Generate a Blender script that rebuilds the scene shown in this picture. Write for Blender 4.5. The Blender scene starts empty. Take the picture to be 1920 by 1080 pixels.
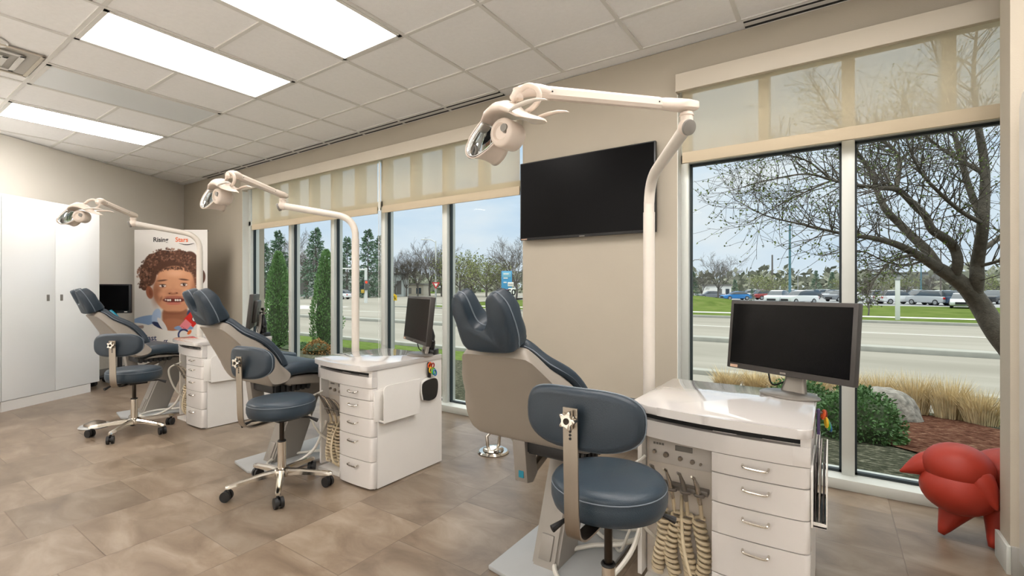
import bpy, bmesh, math, random
from mathutils import Vector, Matrix, noise
PI = math.pi
R = math.radians
scene = bpy.context.scene
COL = scene.collection

# ---------------------------------------------------------------- camera
F_PX = 885.0
YAW = R(34.1)
CAM = Vector((0, 0, 1.163))
CEIL = 2.81
WALL_Y = 3.318
cam_d = bpy.data.cameras.new('camera')
cam_d.sensor_width = 36.0
cam_d.lens = F_PX / 1920.0 * 36.0
cam_d.clip_end = 1500
cam_o = bpy.data.objects.new('camera', cam_d)
cam_o.location = CAM
cam_o.rotation_euler = (PI / 2, 0, YAW)
COL.objects.link(cam_o)
scene.camera = cam_o
_c, _s = math.cos(YAW), math.sin(YAW)


def at(px, py, depth):
    """world point on the sight line through a photo pixel, at a chosen distance"""
    t = (px - 960) / F_PX
    u = (540 - py) / F_PX
    return Vector(((_c * t - _s) * depth, (_s * t + _c) * depth, CAM.z + u * depth))


def on_ground(px, py, z):
    d = F_PX * (CAM.z - z) / (py - 540)
    return at(px, py, d)


# ---------------------------------------------------------------- materials
def srgb(r, g, b):
    def f(c):
        c /= 255.0
        return c / 12.92 if c <= 0.04045 else ((c + 0.055) / 1.055) ** 2.4
    return (f(r), f(g), f(b), 1.0)


MATS = {}


def mat(name, col, rough=0.5, metal=0.0, spec=0.5, var=0.0, vscale=8.0, bump=0.0, bscale=60.0, coat=0.0, stretch=None, trans=0.0, emit=None, estr=0.0):
    if name in MATS:
        return MATS[name]
    m = bpy.data.materials.new(name)
    m.use_nodes = True
    nt = m.node_tree
    b = nt.nodes['Principled BSDF']
    c = srgb(*col)
    b.inputs['Base Color'].default_value = c
    b.inputs['Roughness'].default_value = rough
    b.inputs['Metallic'].default_value = metal
    b.inputs['Specular IOR Level'].default_value = spec
    b.inputs['Coat Weight'].default_value = coat
    b.inputs['Coat Roughness'].default_value = 0.05
    b.inputs['Transmission Weight'].default_value = trans
    if emit:
        b.inputs['Emission Color'].default_value = srgb(*emit)
        b.inputs['Emission Strength'].default_value = estr
    if var or bump:
        tc = nt.nodes.new('ShaderNodeTexCoord')
        src = tc.outputs['Object']
        if stretch:
            mp = nt.nodes.new('ShaderNodeMapping')
            mp.inputs['Scale'].default_value = stretch
            nt.links.new(src, mp.inputs['Vector'])
            src = mp.outputs['Vector']
    if var:
        n = nt.nodes.new('ShaderNodeTexNoise')
        n.inputs['Scale'].default_value = vscale
        n.inputs['Detail'].default_value = 5
        nt.links.new(src, n.inputs['Vector'])
        mx = nt.nodes.new('ShaderNodeMix')
        mx.data_type = 'RGBA'
        mx.inputs['A'].default_value = tuple(max(0, v * (1 - var)) for v in c[:3]) + (1,)
        mx.inputs['B'].default_value = tuple(min(1, v * (1 + var)) for v in c[:3]) + (1,)
        rp = nt.nodes.new('ShaderNodeMapRange')
        rp.inputs['From Min'].default_value = 0.3
        rp.inputs['From Max'].default_value = 0.7
        nt.links.new(n.outputs['Fac'], rp.inputs['Value'])
        nt.links.new(rp.outputs['Result'], mx.inputs['Factor'])
        nt.links.new(mx.outputs['Result'], b.inputs['Base Color'])
    if bump:
        n2 = nt.nodes.new('ShaderNodeTexNoise')
        n2.inputs['Scale'].default_value = bscale
        n2.inputs['Detail'].default_value = 3
        nt.links.new(src, n2.inputs['Vector'])
        bp = nt.nodes.new('ShaderNodeBump')
        bp.inputs['Strength'].default_value = bump
        bp.inputs['Distance'].default_value = 0.02
        nt.links.new(n2.outputs['Fac'], bp.inputs['Height'])
        nt.links.new(bp.outputs['Normal'], b.inputs['Normal'])
    MATS[name] = m
    return m


def glass_mat(name, tint, refl=1.0, rough=0.0):
    m = bpy.data.materials.new(name)
    m.use_nodes = True
    nt = m.node_tree
    nt.nodes.clear()
    out = nt.nodes.new('ShaderNodeOutputMaterial')
    tr = nt.nodes.new('ShaderNodeBsdfTransparent')
    tr.inputs['Color'].default_value = tint
    gl = nt.nodes.new('ShaderNodeBsdfGlossy')
    gl.inputs['Roughness'].default_value = rough
    fr = nt.nodes.new('ShaderNodeFresnel')
    fr.inputs['IOR'].default_value = 1.45
    mu = nt.nodes.new('ShaderNodeMath')
    mu.operation = 'MULTIPLY'
    mu.inputs[1].default_value = refl
    mx = nt.nodes.new('ShaderNodeMixShader')
    ge = nt.nodes.new('ShaderNodeNewGeometry')
    inv = nt.nodes.new('ShaderNodeMath')
    inv.operation = 'SUBTRACT'
    inv.inputs[0].default_value = 1.0
    nt.links.new(ge.outputs['Backfacing'], inv.inputs[1])
    m2 = nt.nodes.new('ShaderNodeMath')
    m2.operation = 'MULTIPLY'
    nt.links.new(fr.outputs['Fac'], mu.inputs[0])
    nt.links.new(mu.outputs[0], m2.inputs[0])
    nt.links.new(inv.outputs[0], m2.inputs[1])
    nt.links.new(m2.outputs[0], mx.inputs['Fac'])
    nt.links.new(tr.outputs[0], mx.inputs[1])
    nt.links.new(gl.outputs[0], mx.inputs[2])
    nt.links.new(mx.outputs[0], out.inputs['Surface'])
    return m


def shade_mat():
    m = bpy.data.materials.new('roller_shade_fabric')
    m.use_nodes = True
    nt = m.node_tree
    nt.nodes.clear()
    out = nt.nodes.new('ShaderNodeOutputMaterial')
    tr = nt.nodes.new('ShaderNodeBsdfTransparent')
    tr.inputs['Color'].default_value = (1, 0.97, 0.92, 1)
    tl = nt.nodes.new('ShaderNodeBsdfTranslucent')
    tl.inputs['Color'].default_value = srgb(255, 243, 222)
    df = nt.nodes.new('ShaderNodeBsdfDiffuse')
    df.inputs['Color'].default_value = srgb(226, 212, 186)
    a = nt.nodes.new('ShaderNodeMixShader')
    a.inputs['Fac'].default_value = 0.82
    b = nt.nodes.new('ShaderNodeMixShader')
    tc = nt.nodes.new('ShaderNodeTexCoord')
    wv = nt.nodes.new('ShaderNodeTexNoise')
    wv.inputs['Scale'].default_value = 220
    nt.links.new(tc.outputs['Object'], wv.inputs['Vector'])
    mr = nt.nodes.new('ShaderNodeMapRange')
    mr.inputs['To Min'].default_value = 0.44
    mr.inputs['To Max'].default_value = 0.54
    nt.links.new(wv.outputs['Fac'], mr.inputs['Value'])
    b.inputs['Fac'].default_value = 0.5
    nt.links.new(df.outputs[0], a.inputs[1])
    nt.links.new(tl.outputs[0], a.inputs[2])
    nt.links.new(a.outputs[0], b.inputs[1])
    nt.links.new(tr.outputs[0], b.inputs[2])
    nt.links.new(b.outputs[0], out.inputs['Surface'])
    return m


def emis_mat(name, col, strength):
    m = bpy.data.materials.new(name)
    m.use_nodes = True
    nt = m.node_tree
    nt.nodes.clear()
    out = nt.nodes.new('ShaderNodeOutputMaterial')
    e = nt.nodes.new('ShaderNodeEmission')
    e.inputs['Color'].default_value = srgb(*col)
    e.inputs['Strength'].default_value = strength
    nt.links.new(e.outputs[0], out.inputs['Surface'])
    return m


def floor_mat():
    m = bpy.data.materials.new('vinyl_stone_tile')
    m.use_nodes = True
    nt = m.node_tree
    N = nt.nodes.new
    L = nt.links.new
    b = nt.nodes['Principled BSDF']
    tc = N('ShaderNodeTexCoord')
    mp = N('ShaderNodeMapping')           # rows of tiles run along the window direction
    mp.inputs['Rotation'].default_value = (0, 0, R(-90))
    mp.inputs['Location'].default_value = (0.23, -2.13 + 0.478 * 14, 0)
    L(tc.outputs['Object'], mp.inputs['Vector'])
    # explicit tile maths: column index from x, staggered by a third on odd columns
    sep = N('ShaderNodeSeparateXYZ')
    L(tc.outputs['Object'], sep.inputs[0])

    def math_(op, a, bb=None, cc=None):
        n = N('ShaderNodeMath')
        n.operation = op
        for i, v in enumerate((a, bb, cc)):
            if v is None:
                continue
            if isinstance(v, (int, float)):
                n.inputs[i].default_value = v
            else:
                L(v, n.inputs[i])
        return n.outputs[0]
    T = 0.4775
    u = math_('DIVIDE', math_('ADD', sep.outputs['X'], 2.13 + T * 40), T)
    colid = math_('FLOOR', u)
    odd = math_('MODULO', colid, 2.0)
    v = math_('DIVIDE', math_('ADD', math_('ADD', sep.outputs['Y'], T * 40 - 1.187), math_('MULTIPLY', odd, 0.157)), T)
    rowid = math_('FLOOR', v)
    fu = math_('FRACT', u)
    fv = math_('FRACT', v)

    def edge(f):
        return math_('MINIMUM', f, math_('SUBTRACT', 1.0, f))
    e = math_('MINIMUM', edge(fu), edge(fv))
    joint = N('ShaderNodeMapRange')
    joint.inputs['From Min'].default_value = 0.0025
    joint.inputs['From Max'].default_value = 0.0065
    joint.inputs['To Min'].default_value = 1.0
    joint.inputs['To Max'].default_value = 0.0
    L(e, joint.inputs['Value'])
    cmb = N('ShaderNodeCombineXYZ')
    L(colid, cmb.inputs[0])
    L(rowid, cmb.inputs[1])
    wn = N('ShaderNodeTexWhiteNoise')
    wn.noise_dimensions = '3D'
    L(cmb.outputs[0], wn.inputs['Vector'])
    # cloudy veining, offset per tile
    add = N('ShaderNodeVectorMath')
    add.operation = 'MULTIPLY_ADD'
    L(wn.outputs['Color'], add.inputs[0])
    add.inputs[1].default_value = (30, 30, 30)
    L(tc.outputs['Object'], add.inputs[2])
    mp2 = N('ShaderNodeMapping')
    mp2.inputs['Scale'].default_value = (1.0, 1.9, 1)
    mp2.inputs['Rotation'].default_value = (0, 0, R(25))
    L(add.outputs[0], mp2.inputs['Vector'])
    n1 = N('ShaderNodeTexNoise')
    n1.inputs['Scale'].default_value = 3.2
    n1.inputs['Detail'].default_value = 9
    n1.inputs['Roughness'].default_value = 0.62
    n1.inputs['Distortion'].default_value = 0.6
    L(mp2.outputs[0], n1.inputs['Vector'])
    cr = N('ShaderNodeValToRGB')
    els = cr.color_ramp.elements
    els[0].position = 0.30
    els[0].color = srgb(104, 88, 72)
    els[1].position = 0.72
    els[1].color = srgb(150, 136, 120)
    el = els.new(0.5)
    el.color = srgb(127, 111, 94)
    L(n1.outputs['Fac'], cr.inputs['Fac'])
    hv = N('ShaderNodeHueSaturation')
    mr = N('ShaderNodeMapRange')
    mr.inputs['To Min'].default_value = 0.86
    mr.inputs['To Max'].default_value = 1.12
    L(wn.outputs['Value'], mr.inputs['Value'])
    L(mr.outputs['Result'], hv.inputs['Value'])
    L(cr.outputs['Color'], hv.inputs['Color'])
    mx = N('ShaderNodeMix')
    mx.data_type = 'RGBA'
    L(math_('MULTIPLY', joint.outputs['Result'], 0.6), mx.inputs['Factor'])
    L(hv.outputs['Color'], mx.inputs['A'])
    mx.inputs['B'].default_value = srgb(92, 76, 60)
    L(mx.outputs['Result'], b.inputs['Base Color'])
    rr = N('ShaderNodeMapRange')
    rr.inputs['To Min'].default_value = 0.24
    rr.inputs['To Max'].default_value = 0.42
    L(n1.outputs['Fac'], rr.inputs['Value'])
    L(rr.outputs['Result'], b.inputs['Roughness'])
    b.inputs['Specular IOR Level'].default_value = 0.45
    bp = N('ShaderNodeBump')
    bp.inputs['Strength'].default_value = 0.25
    bp.inputs['Distance'].default_value = 0.002
    L(math_('SUBTRACT', math_('MULTIPLY', n1.outputs['Fac'], 0.4), joint.outputs['Result']), bp.inputs['Height'])
    L(bp.outputs['Normal'], b.inputs['Normal'])
    nt.nodes.remove(mp)
    return m


def attr_mat(name, attr, rough=0.4):
    m = bpy.data.materials.new(name)
    m.use_nodes = True
    nt = m.node_tree
    b = nt.nodes['Principled BSDF']
    a = nt.nodes.new('ShaderNodeAttribute')
    a.attribute_name = attr
    nt.links.new(a.outputs['Color'], b.inputs['Base Color'])
    b.inputs['Roughness'].default_value = rough
    b.inputs['Specular IOR Level'].default_value = 0.3
    return m


# ---------------------------------------------------------------- mesh builder
def frame_from(d, up=Vector((0, 0, 1))):
    d = d.normalized()
    if abs(d.dot(up)) > 0.98:
        up = Vector((1, 0, 0)) if abs(d.x) < 0.9 else Vector((0, 1, 0))
    s = d.cross(up).normalized()
    t = s.cross(d).normalized()
    return s, t


class MB:
    """collects shapes, then links them as ONE mesh object"""

    def __init__(self):
        self.bm = bmesh.new()
        self.M = Matrix.Identity(4)

    def _v(self, p):
        return self.bm.verts.new(self.M @ Vector(p))

    def face(self, vs):
        try:
            return self.bm.faces.new(vs)
        except ValueError:
            return None

    def box(self, x0, x1, y0, y1, z0, z1, bev=0.0, seg=2):
        vs = [self._v((x, y, z)) for x in (x0, x1) for y in (y0, y1) for z in (z0, z1)]
        fs = [(0, 1, 3, 2), (4, 6, 7, 5), (0, 4, 5, 1), (2, 3, 7, 6), (0, 2, 6, 4), (1, 5, 7, 3)]
        faces = [self.face([vs[i] for i in f]) for f in fs]
        if bev > 0:
            es = list({e for f in faces for e in f.edges})
            bmesh.ops.bevel(self.bm, geom=es, offset=bev, segments=seg, profile=0.5, affect='EDGES', clamp_overlap=True)
        return self

    def obox(self, c, ax, ay, az, hx, hy, hz, bev=0.0, seg=2):
        """box with its own axes"""
        old = self.M
        m = Matrix((ax, ay, az)).transposed().to_4x4()
        m.translation = Vector(c)
        self.M = old @ m
        self.box(-hx, hx, -hy, hy, -hz, hz, bev, seg)
        self.M = old
        return self

    def loft(self, rings, cap0=True, cap1=True, closed=True):
        vr = [[self._v(p) for p in r] for r in rings]
        n = len(vr[0])
        for a, b in zip(vr, vr[1:]):
            for i in range(n if closed else n - 1):
                j = (i + 1) % n
                self.face([a[i], a[j], b[j], b[i]])
        if cap0 and closed:
            self.face(list(reversed(vr[0])))
        if cap1 and closed:
            self.face(vr[-1])
        return self

    def cyl(self, p0, p1, r0, r1=None, seg=16, cap=True):
        p0, p1 = Vector(p0), Vector(p1)
        r1 = r0 if r1 is None else r1
        s, t = frame_from(p1 - p0)
        rings = []
        for p, r in ((p0, r0), (p1, r1)):
            rings.append([p + s * (r * math.cos(2 * PI * k / seg)) + t * (r * math.sin(2 * PI * k / seg)) for k in range(seg)])
        return self.loft(rings, cap, cap)

    def tube(self, pts, r, seg=10, cap=True, closed=False):
        pts = [Vector(p) for p in pts]
        n = len(pts)
        rs = r if isinstance(r, (list, tuple)) else [r] * n
        rings = []
        t_prev = None
        for i, p in enumerate(pts):
            if closed:
                d = pts[(i + 1) % n] - pts[i - 1]
            else:
                d = pts[min(i + 1, n - 1)] - pts[max(i - 1, 0)]
            if d.length < 1e-9:
                d = Vector((0, 0, 1))
            d.normalize()
            if t_prev is None:
                s, t = frame_from(d)
            else:
                t = t_prev - d * t_prev.dot(d)
                if t.length < 1e-6:
                    s, t = frame_from(d)
                t.normalize()
                s = d.cross(t).normalized()
            t_prev = t
            s = d.cross(t).normalized()
            rings.append([p + s * (rs[i] * math.cos(2 * PI * k / seg)) + t * (rs[i] * math.sin(2 * PI * k / seg)) for k in range(seg)])
        if closed:
            rings.append(rings[0])
            return self.loft(rings, False, False)
        return self.loft(rings, cap, cap)

    def ribbon(self, pts, width_dir, w, th):
        """flat bar swept along a path; width_dir is constant"""
        pts = [Vector(p) for p in pts]
        wd = Vector(width_dir).normalized()
        rings = []
        for i, p in enumerate(pts):
            d = (pts[min(i + 1, len(pts) - 1)] - pts[max(i - 1, 0)]).normalized()
            n = d.cross(wd).normalized()
            a, b = wd * (w / 2), n * (th / 2)
            rings.append([p - a - b, p + a - b, p + a + b, p - a + b])
        return self.loft(rings)

    def lathe(self, prof, c=(0, 0, 0), seg=32):
        c = Vector(c)
        rings = [[c + Vector((r * math.cos(2 * PI * k / seg), r * math.sin(2 * PI * k / seg), z)) for k in range(seg)] for r, z in prof]
        return self.loft(rings, prof[0][0] > 1e-5, prof[-1][0] > 1e-5)

    def ball(self, c, rx, ry=None, rz=None, seg=18, rings=10, rot=None):
        ry = rx if ry is None else ry
        rz = rx if rz is None else rz
        c = Vector(c)
        rr = []
        for i in range(rings + 1):
            th = PI * i / rings
            sr = max(math.sin(th), 1e-3)
            ring = []
            for k in range(seg):
                v = Vector((rx * sr * math.cos(2 * PI * k / seg), ry * sr * math.sin(2 * PI * k / seg), -rz * math.cos(th)))
                if rot:
                    v = rot @ v
                ring.append(c + v)
            rr.append(ring)
        return self.loft(rr, True, True)

    def torus(self, c, axis, Rr, r, seg=24, sec=8):
        s, t = frame_from(Vector(axis))
        c = Vector(c)
        pts = [c + s * (Rr * math.cos(2 * PI * k / seg)) + t * (Rr * math.sin(2 * PI * k / seg)) for k in range(seg)]
        return self.tube(pts, r, sec, closed=True)

    def prism(self, poly, f0, f1, bev=0.0, seg=2):
        """poly: 2-D points; f0/f1 map a 2-D point to the near / far 3-D point"""
        a = [self._v(f0(p)) for p in poly]
        b = [self._v(f1(p)) for p in poly]
        n = len(poly)
        faces = [self.face(list(reversed(a))), self.face(b)]
        for i in range(n):
            j = (i + 1) % n
            faces.append(self.face([a[i], a[j], b[j], b[i]]))
        if bev > 0:
            es = list({e for f in faces if f for e in f.edges})
            bmesh.ops.bevel(self.bm, geom=es, offset=bev, segments=seg, profile=0.5, affect='EDGES', clamp_overlap=True)
        return self

    def quad(self, a, b, c, d):
        self.face([self._v(p) for p in (a, b, c, d)])
        return self

    def poly(self, pts):
        self.face([self._v(p) for p in pts])
        return self

    def build(self, name, m, parent=None, smooth=True, loc=None, rotz=0.0, sub=0, angle=38):
        bmesh.ops.recalc_face_normals(self.bm, faces=self.bm.faces)
        me = bpy.data.meshes.new(name)
        self.bm.to_mesh(me)
        self.bm.free()
        ms = m if isinstance(m, (list, tuple)) else [m]
        for x in ms:
            me.materials.append(x)
        if smooth:
            me.polygons.foreach_set('use_smooth', [True] * len(me.polygons))
            try:
                me.set_sharp_from_angle(angle=R(angle))
            except Exception:
                pass
        o = bpy.data.objects.new(name, me)
        COL.objects.link(o)
        if parent is not None:
            o.parent = parent
        if loc is not None:
            o.location = loc
        o.rotation_euler[2] = rotz
        if sub:
            md = o.modifiers.new('smooth', 'SUBSURF')
            md.levels = sub
            md.render_levels = sub
        return o


def tag(o, label=None, cat=None, group=None, kind=None):
    if label:
        o['label'] = label
    if cat:
        o['category'] = cat
    if group:
        o['group'] = group
    if kind:
        o['kind'] = kind
    return o


def thing(name, label, cat, loc=(0, 0, 0), rotz=0.0, group=None):
    o = bpy.data.objects.new(name, None)
    o.empty_display_size = 0.05
    o.location = loc
    o.rotation_euler = (0, 0, rotz)
    COL.objects.link(o)
    return tag(o, label, cat, group)


def struct(o):
    o['kind'] = 'structure'
    return o


def copy_tree(o, parent=None):
    c = o.copy()
    COL.objects.link(c)
    c.parent = parent
    for ch in list(o.children):
        copy_tree(ch, c)
    return c


def arc2(cx, cy, r, a0, a1, n):
    return [(cx + r * math.cos(R(a0 + (a1 - a0) * k / n)), cy + r * math.sin(R(a0 + (a1 - a0) * k / n))) for k in range(n + 1)]


def rrect(x0, x1, y0, y1, r, n=5):
    p = []
    for cx, cy, a in ((x1 - r, y0 + r, -90), (x1 - r, y1 - r, 0), (x0 + r, y1 - r, 90), (x0 + r, y0 + r, 180)):
        p += arc2(cx, cy, r, a, a + 90, n)
    return p


def smooth_path(pts, n=8):
    """Catmull-Rom through the points"""
    P = [Vector(p) for p in pts]
    P = [P[0] * 2 - P[1]] + P + [P[-1] * 2 - P[-2]]
    out = []
    for i in range(1, len(P) - 2):
        for k in range(n):
            t = k / n
            a, b, c, d = P[i - 1], P[i], P[i + 1], P[i + 2]
            out.append(0.5 * ((2 * b) + (c - a) * t + (2 * a - 5 * b + 4 * c - d) * t * t + (3 * b - a - 3 * c + d) * t ** 3))
    out.append(P[-2])
    return out


def text_mesh(s, size, m, parent, origin, xdir, ydir, name='lettering', extr=0.0008, align='LEFT', bold=0.0):
    cu = bpy.data.curves.new(name, 'FONT')
    cu.body = s
    cu.size = size
    cu.extrude = extr
    cu.offset = bold
    cu.align_x = align
    cu.resolution_u = 3
    tmp = bpy.data.objects.new(name, cu)
    COL.objects.link(tmp)
    dg = bpy.context.evaluated_depsgraph_get()
    me = bpy.data.meshes.new_from_object(tmp.evaluated_get(dg))
    bpy.data.objects.remove(tmp)
    x = Vector(xdir).normalized()
    y = Vector(ydir).normalized()
    z = x.cross(y)
    mt = Matrix((x, y, z)).transposed().to_4x4()
    mt.translation = Vector(origin)
    me.transform(mt)
    me.materials.clear()
    me.materials.append(m)
    o = bpy.data.objects.new(name, me)
    COL.objects.link(o)
    o.parent = parent
    return o


# palette
M_WALL = mat('greige_wall_paint', (176, 167, 151), 0.75, var=0.03, vscale=2.0, bump=0.05, bscale=180)
M_WALLW = mat('bounce_white_wall', (240, 239, 236), 0.7, var=0.01, vscale=2)  # white chosen so the unseen walls bounce more light
M_WALL2 = mat('light_greige_wall_paint', (229, 224, 214), 0.7, var=0.02, vscale=1.5, bump=0.05, bscale=180)
M_CEIL = mat('ceiling_tile_white', (250, 249, 248), 0.9, var=0.02, vscale=40, bump=0.15, bscale=260)
M_TBAR = mat('ceiling_grid_metal', (224, 222, 217), 0.6)
M_BLACK = mat('matte_black', (16, 16, 16), 0.6)
M_SLOT = mat('slot_dark', (30, 30, 31), 0.7)
M_CASS = mat('shade_cassette_beige', (196, 187, 171), 0.55, var=0.015, vscale=3)
M_SHADE = shade_mat()
M_HEM = mat('shade_hem_fabric', (196, 181, 155), 0.8)
M_FRAME = mat('window_frame_aluminium', (205, 208, 202), 0.42, 0.25, var=0.02, vscale=4)
M_JAMB = mat('window_jamb_white', (225, 226, 220), 0.5)
M_GASKET = mat('window_gasket_black', (28, 40, 44), 0.5)
M_GLASS = glass_mat('window_glass', (0.965, 0.988, 0.983, 1), 0.14)
M_WHITE = mat('glossy_white_laminate', (216, 212, 208), 0.07, spec=0.8, var=0.01, vscale=3)
M_TOP = mat('polished_white_worktop', (196, 192, 188), 0.04, spec=0.8, coat=0.6, var=0.01, vscale=3)
M_WHITE2 = mat('satin_white_laminate', (232, 229, 224), 0.28, spec=0.5, var=0.015, vscale=5)
M_CAB = mat('glossy_white_cabinet', (246, 248, 248), 0.16, coat=0.5, spec=0.6, var=0.01, vscale=2)
M_SHELL = mat('taupe_chair_shell', (142, 134, 124), 0.42, spec=0.4, var=0.02, vscale=6)
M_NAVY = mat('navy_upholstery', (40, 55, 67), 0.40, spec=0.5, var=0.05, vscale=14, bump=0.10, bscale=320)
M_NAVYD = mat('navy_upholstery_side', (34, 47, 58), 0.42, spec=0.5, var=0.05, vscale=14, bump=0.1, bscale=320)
M_PIPE = mat('grey_seam_piping', (112, 122, 132), 0.5)
M_CHROME = mat('polished_chrome', (214, 208, 198), 0.14, 1.0, var=0.02, vscale=9)
M_STEEL = mat('brushed_steel', (150, 141, 130), 0.34, 1.0, var=0.06, vscale=20, stretch=(1, 1, 0.1))
M_BRONZE = mat('dark_gas_lift', (58, 52, 46), 0.28, 0.9)
M_PLATE = mat('grey_base_plate', (172, 174, 174), 0.45, 0.15, var=0.03, vscale=6)
M_COLUMN = mat('grey_painted_column', (140, 134, 127), 0.4, 0.2, var=0.03, vscale=5)
M_RUBBER = mat('black_rubber', (24, 24, 25), 0.55)
M_SCREEN = mat('monitor_screen', (6, 6, 7), 0.22, spec=0.12)
M_BEZEL = mat('dark_bezel_plastic', (52, 48, 45), 0.38)
M_BEZELB = mat('black_bezel_plastic', (20, 20, 22), 0.35)
M_STAND = mat('pewter_stand_plastic', (134, 128, 121), 0.34, 0.45)
M_LAMP = mat('lamp_cream_plastic', (222, 208, 195), 0.32, spec=0.5, var=0.015, vscale=9)
M_POST = mat('lamp_post_white', (214, 206, 195), 0.3, spec=0.5, var=0.015, vscale=6)
M_MIRROR = mat('lamp_reflector_mirror', (232, 236, 238), 0.05, 1.0, var=0.02, vscale=12)
M_GREY = mat('grey_plastic', (128, 124, 118), 0.45)
M_HOSE = mat('beige_hose', (206, 190, 160), 0.45, var=0.06, vscale=30)
M_HOSEW = mat('pale_grey_hose', (214, 210, 200), 0.4)
M_INSTR = mat('instrument_panel_putty', (214, 205, 193), 0.4)
M_BASEB = mat('grey_baseboard', (150, 148, 142), 0.5)
M_RED = mat('red_rubber', (152, 46, 30), 0.5, spec=0.35, var=0.04, vscale=8, bump=0.03, bscale=200)
M_ORANGE = mat('orange_plastic', (226, 92, 36), 0.35)
M_YELLOW = mat('yellow_plastic', (232, 190, 40), 0.35)
M_GREENP = mat('green_plastic', (70, 170, 60), 0.35)
M_BLUEP = mat('blue_plastic', (40, 110, 170), 0.35)
M_PURPLE = mat('purple_plastic', (84, 70, 120), 0.4)
M_TEAL = mat('teal_plastic', (22, 128, 152), 0.35)
M_LABELO = mat('label_sticker', (182, 150, 128), 0.6)
M_PAPER = mat('paper_white', (236, 234, 228), 0.6)
M_INK = mat('black_ink', (28, 26, 30), 0.6)
M_NAVYINK = mat('navy_ink', (36, 48, 92), 0.6)
M_ORINK = mat('orange_ink', (222, 104, 52), 0.6)
M_FOLDER = mat('dark_folder', (58, 52, 52), 0.5)
M_FOLDERG = mat('grey_folder', (150, 142, 136), 0.5)
# ================================================================ ROOM SHELL
b = MB()
b.quad((-9.2, -0.3, 0), (4.2, -0.3, 0), (4.2, 3.5, 0), (-9.2, 3.5, 0))
struct(b.build('floor', floor_mat(), smooth=False))
b = MB()                                  # added pale floor out of view, bounces light upward
b.quad((-9.2, -4.3, 0), (4.2, -4.3, 0), (4.2, -0.3, 0), (-9.2, -0.3, 0))
struct(b.build('floor_back', mat('pale_bounce_floor', (232, 230, 225), 0.4, var=0.02, vscale=3), smooth=False))

# ceiling: white tiles above a metal grid, with openings left for the light fixtures and the slots
GX0, GX, GY0, GY = -3.532, 0.6117, 2.161, 0.6085
b = MB()
b.box(-9.3, 4.3, -4.4, 3.6, CEIL + 0.006, CEIL + 0.12)
struct(b.build('ceiling', M_CEIL, smooth=False))
b = MB()
k = -10
while GX0 + k * GX < 4.2:
    x = GX0 + k * GX
    if x > -9.2:
        b.box(x - 0.012, x + 0.012, -4.3, 3.20, CEIL - 0.002, CEIL + 0.007)
    k += 1
for k in range(-11, 3):
    y = GY0 + k * GY
    if y < 3.2:
        b.box(-9.2, 4.2, y - 0.012, y + 0.012, CEIL - 0.0015, CEIL + 0.0065)
b.box(-9.2, 4.2, 3.19, 3.205, CEIL - 0.001, CEIL + 0.006)
o = b.build('trim_1', M_TBAR, smooth=False)
struct(o)

# window wall
LW0, LW1 = -6.75, -2.137      # opening of the long window
RW0, RW1 = -0.876, 2.9
ZH = 2.60
b = MB()
b.box(-9.2, LW0, WALL_Y, 3.62, 0, CEIL)
b.box(LW1, RW0, WALL_Y, 3.62, 0, CEIL)
b.box(RW1, 4.2, WALL_Y, 3.62, 0, CEIL)
b.box(LW0, LW1, WALL_Y, 3.62, ZH, CEIL)
b.box(RW0, RW1, WALL_Y, 3.62, ZH, CEIL)
struct(b.build('wall_front', M_WALL, smooth=False))
for i, (x0, x1) in enumerate(((-9.0, LW0 - 0.005), (LW1 + 0.005, RW0 - 0.005))):
    b = MB()
    b.box(x0, x1, WALL_Y - 0.012, WALL_Y, 0, 0.10, 0.003)
    o = b.build('baseboard_front', M_BASEB)
    struct(o)
# white reveals at the sides of the openings
for i, x0 in enumerate((LW0, RW0)):
    b = MB()
    b.box(x0 - 0.001, x0 + 0.004, WALL_Y - 0.002, 3.41, 0.0, ZH)
    struct(b.build('trim_%d' % (i + 2), M_JAMB, smooth=False))


def window(n, x0, x1, mull, sub):
    """curtain-wall window: frame, mullions, transom, gaskets and panes"""
    fy0, fy1 = 3.40, 3.52
    b = MB()
    b.box(x0, x1, WALL_Y, 3.56, 0.0, 0.062, 0.004)
    b.box(x0, x1, fy0, fy1, 2.028, 2.09, 0.002)
    b.box(x0, x1, fy0, fy1, ZH - 0.05, ZH, 0.002)
    b.box(x0, x0 + 0.055, fy0, fy1, 0.06, ZH, 0.002)
    b.box(x1 - 0.055, x1, fy0, fy1, 0.06, ZH, 0.002)
    for m in mull:
        b.box(m, m + 0.063, fy0, fy1, 0.06, ZH, 0.002)
    for m in sub:
        b.box(m, m + 0.06, fy0, fy1, 2.08, ZH, 0.002)
    w = struct(b.build('window_%d' % n, M_FRAME))
    edges = [x0 + 0.055 - 0.063] + list(mull) + [x1 - 0.055]
    g = MB()
    for a, c in zip(edges, edges[1:]):
        a += 0.063
        for (u0, u1, z0, z1) in ((a, a + 0.012, 0.062, 2.03), (c - 0.012, c, 0.062, 2.03), (a, c, 0.062, 0.078), (a, c, 2.012, 2.03)):
            g.box(u0, u1, 3.438, 3.47, z0, z1)
    g.build('gasket', M_GASKET, w, smooth=False)
    for a, c in zip(edges, edges[1:]):
        a += 0.063
        p = MB()
        p.box(a, c, 3.452, 3.458, 0.07, 2.03)
        p.build('pane', M_GLASS, w, smooth=False)
    allm = sorted(list(edges) + [s for s in sub])
    p = MB()
    for a, c in zip(allm, allm[1:]):
        p.box(a + 0.063, c, 3.452, 3.458, 2.09, ZH - 0.05)
    p.build('transom_panes', M_GLASS, w, smooth=False)
    return w


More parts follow.
